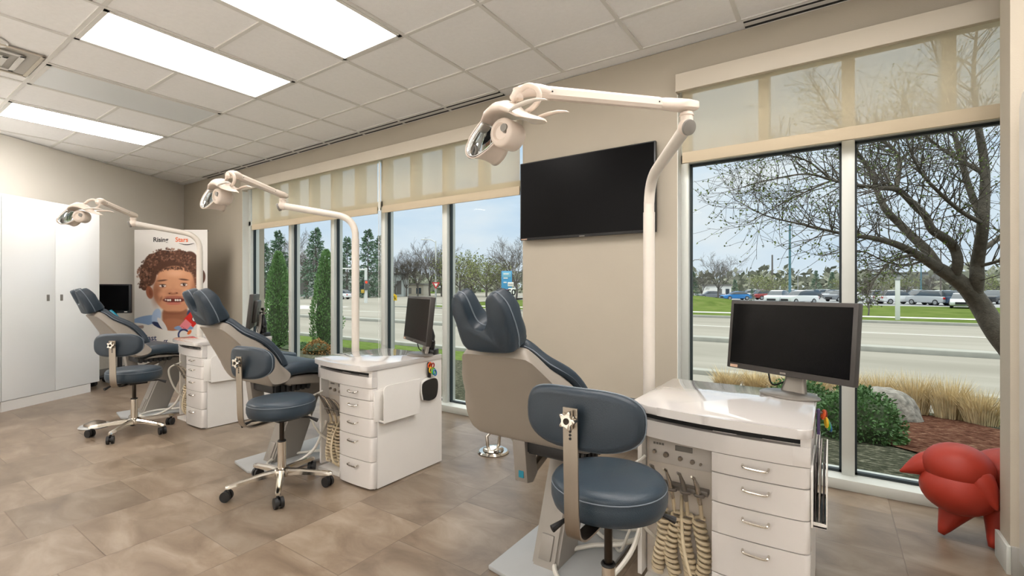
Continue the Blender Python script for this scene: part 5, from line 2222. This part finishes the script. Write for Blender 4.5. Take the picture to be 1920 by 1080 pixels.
def plant_tree(kind, px, base_py, top_py, label, depth=None, zg=-0.8):
    d = depth or F_PX * (CAM.z - zg) / (base_py - 540)
    p = at(px, 540, d)
    p.z = zg
    ztop = CAM.z + (540 - top_py) / F_PX * d
    H = ztop - zg
    key = kind
    name = {'b': 'bare_tree', 'l': 'leafy_tree', 's': 'spruce_tree'}[kind[0]]
    if key not in PROTO:
        t = thing(name, label, 'tree', p, 0, 'trees across the road')
        if kind[0] == 'b':
            proto_bare(ord(kind[1]), 10.0).build('branches', M_FARWOOD, t)
        else:
            w, l = (proto_leafy if kind[0] == 'l' else proto_spruce)(ord(kind[1]), 10.0)
            w.build('branches', M_FARWOOD, t)
            l.build('foliage', M_BUD if kind[0] == 'l' else M_SPRUCE, t, smooth=False)
        zs = max(v.co.z for c in t.children for v in c.data.vertices)
        PROTO[key] = (t, zs)
    else:
        t = copy_tree(PROTO[key][0])
        t.location = p
        t['label'] = label
    sc = H / PROTO[key][1]
    t.scale = (sc, sc, sc)
    t.rotation_euler = (0, 0, (px * 0.37) % 6.28)
    return t


TREES = [
    ('s1', 496, 561, 452, 'dark spruce partly behind the left columnar evergreen'),
    ('s2', 522, 560, 430, 'tall spruce across the road, second conifer from the left, in the far window'),
    ('b1', 556, 559, 428, 'bare tree across the road between spruces in the second far pane'),
    ('s1', 592, 560, 424, 'tall dark spruce behind the right columnar evergreen'),
    ('b2', 575, 557, 445, 'thin bare tree close beside the tall dark spruce in the far window'),
    ('s2', 651, 559, 442, 'spruce across the road just left of the middle lamp post'),
    ('s1', 690, 558, 428, 'pointed spruce across the road just right of the middle lamp post'),
    ('s2', 712, 557, 440, 'spruce across the road beside the white shade cord'),
    ('b1', 742, 556, 468, 'bare tree in the fourth far pane, directly behind the yellow sign'),
    ('b3', 762, 556, 464, 'bare tree in the fourth far pane, second from its left edge'),
    ('b2', 783, 556, 456, 'bare tree in the fourth far pane above the low house'),
    ('b1', 806, 555, 446, 'tallest bare tree in the fourth far pane, left of the street lamp pole'),
    ('b3', 828, 556, 456, 'bare tree in the fourth far pane right of the street lamp pole'),
    ('l1', 862, 556, 466, 'budding green tree at the left of the last far pane'),
    ('l2', 884, 555, 464, 'budding green tree in the last far pane above the left headrest wing'),
    ('l1', 912, 557, 478, 'rounded budding tree in the last far pane above the headrest gap'),
    ('l2', 934, 557, 486, 'small budding tree left of the blue roadside sign'),
    ('b2', 968, 560, 428, 'tall bare tree behind the blue roadside sign'),
    ('b3', 948, 556, 470, 'bare tree seen through the tall one behind the blue sign'),
    ('s2', 1300, 560, 508, 'dark conifer at the left edge of the right window'),
    ('b2', 1316, 560, 505, 'greyish bare tree second from the left edge of the right window'),
    ('b1', 1347, 562, 472, 'tall bare tree standing alone behind the grass mound'),
    ('s1', 1378, 558, 523, 'small spreading evergreen right of the lone bare tree'),
    ('l1', 1425, 560, 512, 'budding tree among the parked cars left of the brown pole'),
    ('l2', 1458, 565, 508, 'crooked budding tree beside the teal pole in the car park'),
    ('s1', 1410, 567, 541, 'tiny young spruce on the grass beside the blue car'),
    ('s2', 1530, 553, 506, 'pine left of two behind the car park'),
    ('s1', 1560, 553, 509, 'pine right of two behind the car park'),
    ('l1', 1580, 554, 518, 'yellow-green tree against the middle mullion behind the cars'),
    ('b3', 1628, 592, 500, 'small leaning multi-stemmed tree on the grass verge'),
    ('l2', 1655, 556, 512, 'yellow-green tree above the white cars, left of the grey post'),
    ('l1', 1700, 556, 514, 'yellow-green tree above the white cars, right of the grey post'),
    ('b1', 1745, 557, 508, 'bare tree in front of the grey flat building'),
    ('l2', 1868, 560, 500, 'greyish tree at the right edge of the right window'),
]
for k in TREES:
    plant_tree(*k)
# distant wood on the horizon: uncountable
r = random.Random(77)
b = MB()
for k in range(2600):
    ang = r.uniform(-78, 20)
    d = r.uniform(170, 260)
    x, y = math.sin(R(ang)) * d, math.cos(R(ang)) * d
    hh = 6.5 + 3.5 * noise.noise(Vector((ang * 0.25, 0, 0)))
    c = Vector((x, y, r.uniform(-0.8, hh)))
    for j in range(3):
        leaf_quad(b, c + rvec(r) * 1.5, rvec(r), 0.9, 2.8, rvec(r))
o = b.build('treeline', mat('distant_wood', (126, 128, 112), 0.9, var=0.2, vscale=0.08), smooth=False)
tag(o, 'hazy line of distant woods along the horizon', 'woods', None, 'stuff')


# ---------------------------------------------------------------- parked cars
M_TYRE = mat('tyre_rubber', (36, 36, 38), 0.8)
M_HUB = mat('wheel_alloy', (170, 172, 174), 0.35, 0.7)
M_CGLASS = mat('car_glass', (44, 56, 66), 0.1, spec=0.7)
M_LAMPR = mat('tail_lamp_red', (190, 40, 36), 0.3)
CARP = {'white': (228, 230, 232), 'silver': (176, 180, 184), 'blue': (36, 122, 190), 'navy': (52, 74, 100), 'red': (150, 52, 48), 'black': (40, 42, 46), 'grey': (122, 126, 132), 'teal': (36, 130, 140)}


def car(kind, col, px, base_py, yaw, label):
    d = F_PX * (CAM.z + 0.795) / (base_py - 540)
    p = at(px, 540, d)
    p.z = -0.795
    t = thing('parked_car', label, 'car', p, R(yaw), 'cars in the car park')
    pm = mat('car_paint_' + col, CARP[col], 0.2, coat=0.6, spec=0.6)
    if kind == 'suv':
        body = [(-2.2, 0.35), (-2.25, 0.7), (-2.2, 1.0), (-1.0, 1.06), (1.9, 1.05), (2.2, 0.95), (2.25, 0.4), (2.0, 0.28), (-2.0, 0.28)]
        cab = [(-1.15, 1.04), (-0.45, 1.58), (0.2, 1.68), (1.6, 1.64), (2.1, 1.04)]
        ww = 0.9
    else:
        body = [(-2.25, 0.32), (-2.32, 0.6), (-2.2, 0.8), (-1.0, 0.92), (1.6, 0.95), (2.25, 0.9), (2.3, 0.5), (2.1, 0.25), (-2.1, 0.25)]
        cab = [(-1.15, 0.9), (-0.35, 1.38), (0.3, 1.45), (1.0, 1.38), (1.85, 0.92)]
        ww = 0.88
    b = MB()
    b.prism(body, lambda q: (q[0], -ww, q[1]), lambda q: (q[0], ww, q[1]), 0.12, 3)
    cz = max(q[1] for q in cab)
    # roof and pillars
    roof = [q for q in cab]
    b.prism([(x, z) for x, z in roof[1:4]] + [(roof[3][0] - 0.1, roof[3][1] - 0.08), (roof[1][0] + 0.1, roof[1][1] - 0.06)], lambda q: (q[0], -ww * 0.78, q[1]), lambda q: (q[0], ww * 0.78, q[1]), 0.03, 2)
    b.build('body', pm, t)
    b = MB()
    lo = cab[0][1]

    def wz(z):
        return ww * (0.97 - 0.2 * (z - lo) / (cz - lo))
    ins = [(x * 0.985, z - 0.02) for x, z in cab]
    b.prism(ins, lambda q: (q[0], -wz(q[1]), q[1]), lambda q: (q[0], wz(q[1]), q[1]), 0.03, 2)
    b.build('windows', M_CGLASS, t)
    for wx in (-1.4, 1.38):
        for s in (-1, 1):
            b = MB()
            b.cyl((wx, s * (ww - 0.2), 0.33), (wx, s * (ww + 0.01), 0.33), 0.33, seg=20)
            w = b.build('wheel', M_TYRE, t)
            b = MB()
            b.cyl((wx, s * (ww + 0.005), 0.33), (wx, s * (ww + 0.02), 0.33), 0.21, seg=16)
            b.build('hubcap', M_HUB, w)
    b = MB()
    for s in (-1, 1):
        b.box(2.18, 2.29, s * 0.72 - 0.12, s * 0.72 + 0.12, 0.70, 0.92, 0.02)
    b.build('tail_lamps', M_LAMPR, t)
    b = MB()
    b.box(-2.32, -2.2, -0.5, 0.5, 0.38, 0.62, 0.02)
    b.build('grille', M_TYRE, t)
    return t


CARS = [
    ('sedan', 'blue', 1380, 562.5, 34, 'bright blue saloon car parked beyond the grass mound'),
    ('sedan', 'grey', 1332, 560, 28, 'grey saloon car left of the bright blue one'),
    ('suv', 'white', 1406, 560, 30, 'white car half hidden directly behind the bright blue one'),
    ('suv', 'red', 1440, 562, 210, 'dark red car parked by the crooked budding tree'),
    ('suv', 'white', 1457, 568.5, 78, 'white car nose-on above the nearest monitor, left of the white van-like one'),
    ('suv', 'white', 1498, 569.5, 50, 'white tall car side-on above the middle of the nearest monitor'),
    ('suv', 'black', 1517, 561, 60, 'black car just right of the white tall car above the monitor'),
    ('suv', 'navy', 1535, 558, 55, 'dark blue car fourth from the mullion in the row behind the monitor'),
    ('suv', 'grey', 1550, 558, 55, 'grey car third from the mullion in the row behind the monitor'),
    ('sedan', 'silver', 1562, 559, 55, 'silver car second from the mullion in the row behind the monitor'),
    ('suv', 'grey', 1575, 565, 52, 'grey car touching the left side of the middle mullion'),
    ('suv', 'white', 1629, 569, 62, 'white car just right of the middle mullion, its nose to the left'),
    ('suv', 'white', 1681, 570, 212, 'white car side-on behind the grey post on the verge'),
    ('suv', 'black', 1722, 564, 40, 'dark car between the white side-on car and the silver one'),
    ('suv', 'silver', 1744, 572, 310, 'silver car with red tail lamp seen from its rear corner'),
    ('suv', 'navy', 1779, 573, 300, 'dark blue car right of the silver one with red tail lamp'),
    ('sedan', 'white', 1805, 577.5, 80, 'white low saloon facing the road under the tree trunk'),
    ('suv', 'black', 1864, 570, 60, 'black car at the right edge beyond the tree trunk'),
    ('sedan', 'grey', 1850, 564, 60, 'grey car just left of the black one beyond the tree trunk'),
    ('suv', 'white', 674 - 40, 561, 20, 'white car passing behind the far columnar evergreens'),
]
for c in CARS:
    car(*c)
back = [1420, 1432, 1470, 1484, 1500, 1528, 1544, 1560, 1612, 1640, 1664, 1696, 1716, 1760, 1775]
bc = ['silver', 'white', 'grey', 'white', 'black', 'silver', 'white', 'grey', 'white', 'grey', 'silver', 'navy', 'white', 'white', 'silver']
for k, (x, c) in enumerate(zip(back, bc)):
    car('sedan' if k % 3 else 'suv', c, x, 555.5, 60, '%s car in the farthest car park row, %s from the left' % (c, ORD[k]))

# ---------------------------------------------------------------- buildings, poles and signs
M_BLD = mat('pale_building_wall', (196, 202, 200), 0.8, var=0.03, vscale=0.3)
M_BLDG = mat('grey_building_wall', (150, 152, 152), 0.8, var=0.05, vscale=0.3)
M_ROOF = mat('dark_roof', (112, 110, 106), 0.8)


def building(name, label, px, base_py, top_py, wpx, dep, m, yaw=20, openings=3):
    d = F_PX * (CAM.z + 0.8) / (base_py - 540)
    p = at(px, 540, d)
    p.z = -0.8
    W = wpx / F_PX * d / 2
    H = CAM.z + (540 - top_py) / F_PX * d + 0.8
    t = thing(name, label, 'building', p, YAW)
    b = MB()
    b.box(-W, W, 0, dep, 0, H)
    b.build('walls', m, t, smooth=False)
    b = MB()
    b.box(-W - 0.3, W + 0.3, -0.3, dep + 0.3, H, H + 0.35)
    b.build('roof', M_ROOF, t, smooth=False)
    for k in range(openings):
        x = -W + 2 * W * (k + 0.5) / openings
        b = MB()
        b.box(x - W / openings * 0.5, x + W / openings * 0.5, -0.06, 0.02, 0.5, H * 0.72)
        b.build('window', M_CGLASS if k % 2 else M_ROOF, t, smooth=False)


building('long_building', 'long pale flat-roofed building across the junction behind the columnar evergreens', 625, 556.5, 513, 150, 14, M_BLD, openings=4)
building('low_house', 'low house with pale garage across the junction in the fourth far pane', 776, 554.5, 534, 36, 8, mat('house_tan', (172, 166, 152), 0.8), openings=2)
building('storage_box', 'tall pale grey shed beside the yellow sign across the junction', 748, 556, 515, 18, 5, M_BLD, openings=1)
building('flat_building', 'grey flat building beyond the car park under the branches', 1738, 552, 512, 56, 18, M_BLDG, openings=5)
building('dark_building', 'grey building beyond the car park right of the forked trunk', 1815, 552, 516, 60, 18, M_BLDG, openings=5)
building('shop_sign_building', 'small pale building with white front left of the blue car', 1357, 556, 536, 28, 8, M_PAPER, openings=2)


def pole(name, label, cat, px, base_py, top_py, r, m, arm=None, depth=None, zg=-0.8):
    d = depth or F_PX * (CAM.z - zg) / (base_py - 540)
    p = at(px, 540, d)
    p.z = zg
    H = CAM.z + (540 - top_py) / F_PX * d - zg
    t = thing(name, label, cat, p, YAW)
    b = MB()
    b.cyl((0, 0, 0), (0, 0, H), r, r * 0.7, 10)
    b.build('pole', m, t)
    if arm:
        b = MB()
        b.tube([(0, 0, H - 0.3), (arm * 0.4, 0, H + abs(arm) * 0.12), (arm, 0, H + abs(arm) * 0.14)], r * 0.5, 8)
        b.build('arm', m, t)
        b = MB()
        b.ball((arm * 1.08, 0, H + abs(arm) * 0.13), abs(arm) * 0.16, 0.2, 0.12, 12, 8)
        b.build('lamp', M_PAINTW, t)
    return t, d, H


pole('street_lamp', 'white street lamp with curved arm in the fourth far pane', 'street lamp', 817, 556, 452, 0.22, M_PAINTW, -2.8)
pole('street_lamp', 'thin pale street lamp in the last far pane left of the headrest', 'street lamp', 860, 556, 498, 0.14, M_PAINTW, -0.8)
pole('street_lamp_pole', 'tall teal lamp pole in the car park above the nearest monitor', 'lamp pole', 1481, 566, 420, 0.19, M_POLEB)
pole('street_lamp_pole', 'brown lamp pole in the car park left of the teal one', 'lamp pole', 1448, 558, 478, 0.2, M_POLEBR)
pole('street_lamp_pole', 'thin grey pole in the car park right of the teal one', 'lamp pole', 1496, 556, 506, 0.1, M_BLDG)
pole('street_lamp', 'small dark street lamp at the left edge of the right window', 'street lamp', 1296, 560, 489, 0.12, M_POLEBR, 1.6)
pole('street_flag_pole', 'teal thin pole beyond the car park under the branches', 'pole', 1727, 557, 480, 0.14, M_POLEB)
t, d, H = pole('street_utility_pole', 'wooden utility pole with crossbar beyond the car park', 'utility pole', 1764, 556, 464, 0.16, M_POLEBR)
b = MB()
b.box(-1.3, 1.3, -0.08, 0.08, H - 0.5, H - 0.3)
b.build('crossbar', M_POLEBR, t)
d = F_PX * (CAM.z + 0.8) / (600 - 540)
p = at(1683, 540, d)
p.z = -0.8
t = thing('verge_post', 'pale grey square post with cap on the grass verge in the right pane', 'post', p, 0.2)
b = MB()
b.box(-0.10, 0.10, -0.10, 0.10, 0, 2.45, 0.01)
b.build('shaft', M_PAINTW, t)
b = MB()
b.box(-0.13, 0.13, -0.13, 0.13, 2.45, 2.62, 0.02)
b.build('cap', M_BLDG, t)

# traffic signal with mast arm
d = 62.0
p = at(686, 540, d)
p.z = -0.8
t = thing('traffic_signal', 'traffic signal with red light on a white mast across the road', 'traffic signal', p, YAW)
b = MB()
b.cyl((0, 0, 0), (0, 0, 4.6), 0.22, 0.18, 10)
b.build('mast', M_PAINTW, t)
b = MB()
b.cyl((0, 0, 4.35), (-5.2, 0, 4.65), 0.10, 0.07, 8)
b.build('mast_arm', M_PAINTW, t)
b = MB()
b.box(-0.1, 0.45, -0.35, -0.1, 1.7, 3.0, 0.04)
hd = b.build('signal_head', mat('signal_housing', (88, 92, 88), 0.6), t)
b = MB()
b.ball((0.17, -0.36, 2.72), 0.15, 0.06, 0.15, 14, 8)
b.build('red_light', emis_mat('signal_red_glow', (255, 60, 40), 2.0), hd)
b = MB()
b.box(-0.55, -0.15, -0.3, -0.1, 1.3, 1.75, 0.03)
b.build('pedestrian_head', mat('signal_yellow_housing', (190, 160, 60), 0.6), t)

# yellow marker sign
p = at(739, 655, 13.0)
p.z = ground_z(p.y) if p.y < 11 else -0.8
t = thing('warning_sign', 'small yellow warning sign on a thin post in the fourth far pane', 'road sign', p, YAW)
zt = CAM.z - (558 - 540) / F_PX * 13.0
b = MB()
b.cyl((0, 0, 0), (0, 0, zt - p.z), 0.018, seg=8)
b.build('post', M_BLDG, t)
b = MB()
hz = zt - p.z
b.prism([(-0.085, -0.08), (0.085, -0.08), (0.085, 0.06), (0.0, 0.11), (-0.085, 0.06)], lambda q: (q[0], -0.03, hz + q[1]), lambda q: (q[0], -0.02, hz + q[1]), 0.004, 1)
pl_ = b.build('plate', M_YELLOW, t)
b = MB()
b.box(-0.045, -0.02, -0.033, -0.029, hz - 0.05, hz + 0.0)
b.box(0.02, 0.045, -0.033, -0.029, hz - 0.05, hz + 0.0)
b.box(-0.03, 0.03, -0.033, -0.029, hz + 0.01, hz + 0.03)
b.build('symbol', M_INK, pl_, smooth=False)

# give-way sign
d = 50.0
p = at(817.5, 540, d)
p.z = -0.8
zc = CAM.z + (540 - 535) / F_PX * d + 0.8
t = thing('yield_sign', 'red and white triangular yield sign in the fourth far pane above the monitor', 'road sign', p, YAW)
b = MB()
b.cyl((0, 0, 0), (0, 0, zc), 0.04, seg=8)
b.build('post', M_BLDG, t)
b = MB()
b.prism([(-0.42, 0.32), (0.42, 0.32), (0, -0.42)], lambda q: (q[0], -0.07, zc + q[1]), lambda q: (q[0], -0.05, zc + q[1]))
pl_ = b.build('plate', mat('sign_red', (190, 44, 48), 0.5), t, smooth=False)
b = MB()
b.prism([(-0.2, 0.2), (0.2, 0.2), (0, -0.18)], lambda q: (q[0], -0.075, zc + q[1]), lambda q: (q[0], -0.069, zc + q[1]))
b.build('white_centre', M_PAPER, pl_, smooth=False)

# blue price sign with a white 50 panel
d = 44.0
p = at(951, 540, d)
p.z = -0.8
u = d / F_PX


def zz_(py):
    return CAM.z + (540 - py) * u + 0.8


t = thing('roadside_sign', 'blue roadside pylon sign with white number panels beside the far window edge', 'sign', p, YAW)
b = MB()
b.box(-11 * u, 9 * u, 0, 0.35, zz_(557), zz_(508), 0.05)
b.build('blue_board', mat('sign_blue', (74, 150, 196), 0.5), t)
b = MB()
b.cyl((-1 * u, 0.17, 0), (-1 * u, 0.17, zz_(556)), 0.14, seg=10)
b.build('post', M_BLDG, t)
b = MB()
b.box(-9 * u, 7 * u, -0.02, 0.01, zz_(520), zz_(510), 0.01)
b.build('light_band', mat('sign_light_blue', (128, 186, 212), 0.5), t)
b = MB()
b.box(-16 * u, 10 * u, -0.03, 0.0, zz_(544), zz_(542.6))
b.build('red_line', mat('sign_red_line', (196, 76, 66), 0.5), t, smooth=False)
for y0, y1, s, x0, x1 in ((537, 529, '300', 1, 12), (556, 540, '50', 2, 14)):
    b = MB()
    b.box(x0 * u, x1 * u, -0.05, 0.0, zz_(y0), zz_(y1), 0.01)
    q = b.build('number_panel', M_PAPER, t)
    hgt = zz_(y1) - zz_(y0)
    if s == '50':
        text_mesh(s, hgt * 0.98, M_INK, q, ((x0 + x1) / 2 * u, -0.055, zz_(y0) + hgt * 0.16), (1, 0, 0), (0, 0, 1), 'number', 0.002, 'CENTER', 0.02)
    else:
        b = MB()
        for k in range(3):
            b.torus(((x0 + 2.6 + k * 2.9) * u, -0.055, (zz_(y0) + zz_(y1)) / 2), (0, 1, 0), 0.055, 0.015, 12, 5)
        b.build('number', M_FOLDERG, q)
for k in range(3):
    b = MB()
    b.box(-7 * u, (3 - 2 * k) * u, -0.03, 0.0, zz_(514.5 + k * 8), zz_(512.5 + k * 8))
    b.build('lettering_band', M_PAPER, t, smooth=False)
p = p + Vector((1.0, -0.8, 0))

# ================================================================ LIGHT
wd = bpy.data.worlds.new('overcast_sky')
scene.world = wd
wd.use_nodes = True
nt = wd.node_tree
nt.nodes.clear()
N, L = nt.nodes.new, nt.links.new
out = N('ShaderNodeOutputWorld')
bg = N('ShaderNodeBackground')
tc = N('ShaderNodeTexCoord')
mp = N('ShaderNodeMapping')
mp.inputs['Scale'].default_value = (1.0, 1.0, 3.2)
L(tc.outputs['Generated'], mp.inputs['Vector'])
nz = N('ShaderNodeTexNoise')
nz.inputs['Scale'].default_value = 2.1
nz.inputs['Detail'].default_value = 7
nz.inputs['Roughness'].default_value = 0.55
L(mp.outputs[0], nz.inputs['Vector'])
sep = N('ShaderNodeSeparateXYZ')
L(tc.outputs['Generated'], sep.inputs[0])
cr = N('ShaderNodeValToRGB')
e = cr.color_ramp.elements
e[0].position = 0.36
e[0].color = srgb(168, 206, 240)
e[1].position = 0.64
e[1].color = srgb(236, 240, 244)
el = e.new(0.5)
el.color = srgb(206, 226, 245)
L(nz.outputs['Fac'], cr.inputs['Fac'])
hz = N('ShaderNodeMapRange')           # whiter towards the horizon
hz.inputs['From Min'].default_value = 0.0
hz.inputs['From Max'].default_value = 0.30
hz.inputs['To Min'].default_value = 0.75
hz.inputs['To Max'].default_value = 0.0
L(sep.outputs['Z'], hz.inputs['Value'])
mx = N('ShaderNodeMix')
mx.data_type = 'RGBA'
L(hz.outputs['Result'], mx.inputs['Factor'])
L(cr.outputs['Color'], mx.inputs['A'])
mx.inputs['B'].default_value = srgb(232, 236, 240)
ov = N('ShaderNodeMapRange')           # thick grey-white cloud overhead
ov.inputs['From Min'].default_value = 0.34
ov.inputs['From Max'].default_value = 0.60
L(sep.outputs['Z'], ov.inputs['Value'])
mo = N('ShaderNodeMix')
mo.data_type = 'RGBA'
L(ov.outputs['Result'], mo.inputs['Factor'])
L(mx.outputs['Result'], mo.inputs['A'])
mo.inputs['B'].default_value = srgb(238, 236, 231)
L(mo.outputs['Result'], bg.inputs['Color'])
zs = N('ShaderNodeMapRange')           # an overcast sky is brightest overhead
zs.inputs['From Min'].default_value = 0.32
zs.inputs['From Max'].default_value = 1.0
zs.inputs['To Min'].default_value = 0.76
zs.inputs['To Max'].default_value = 3.2
L(sep.outputs['Z'], zs.inputs['Value'])
L(zs.outputs['Result'], bg.inputs['Strength'])
L(bg.outputs[0], out.inputs['Surface'])

sd_ = bpy.data.lights.new('hazy_sun', 'SUN')
sd_.energy = 0.15
sd_.angle = R(25)
sd_.color = (1.0, 0.97, 0.92)
so = bpy.data.objects.new('hazy_sun', sd_)
so.rotation_euler = Vector((0.25, 0.5, -0.83)).to_track_quat('-Z', 'Y').to_euler()
so.location = (0, -20, 40)
COL.objects.link(so)

vs = scene.view_settings
scene.display_settings.display_device = 'sRGB'
vs.view_transform = 'Standard'
vs.look = 'None'
vs.gamma = 1.0
vs.use_curve_mapping = False
vs.exposure = 0.44
cy = scene.cycles
cy.max_bounces = 9
cy.diffuse_bounces = 4
cy.glossy_bounces = 5
cy.transmission_bounces = 6
cy.transparent_max_bounces = 16
cy.use_denoising = True
cy.sample_clamp_indirect = 6.0
cy.caustics_reflective = False
cy.caustics_refractive = False
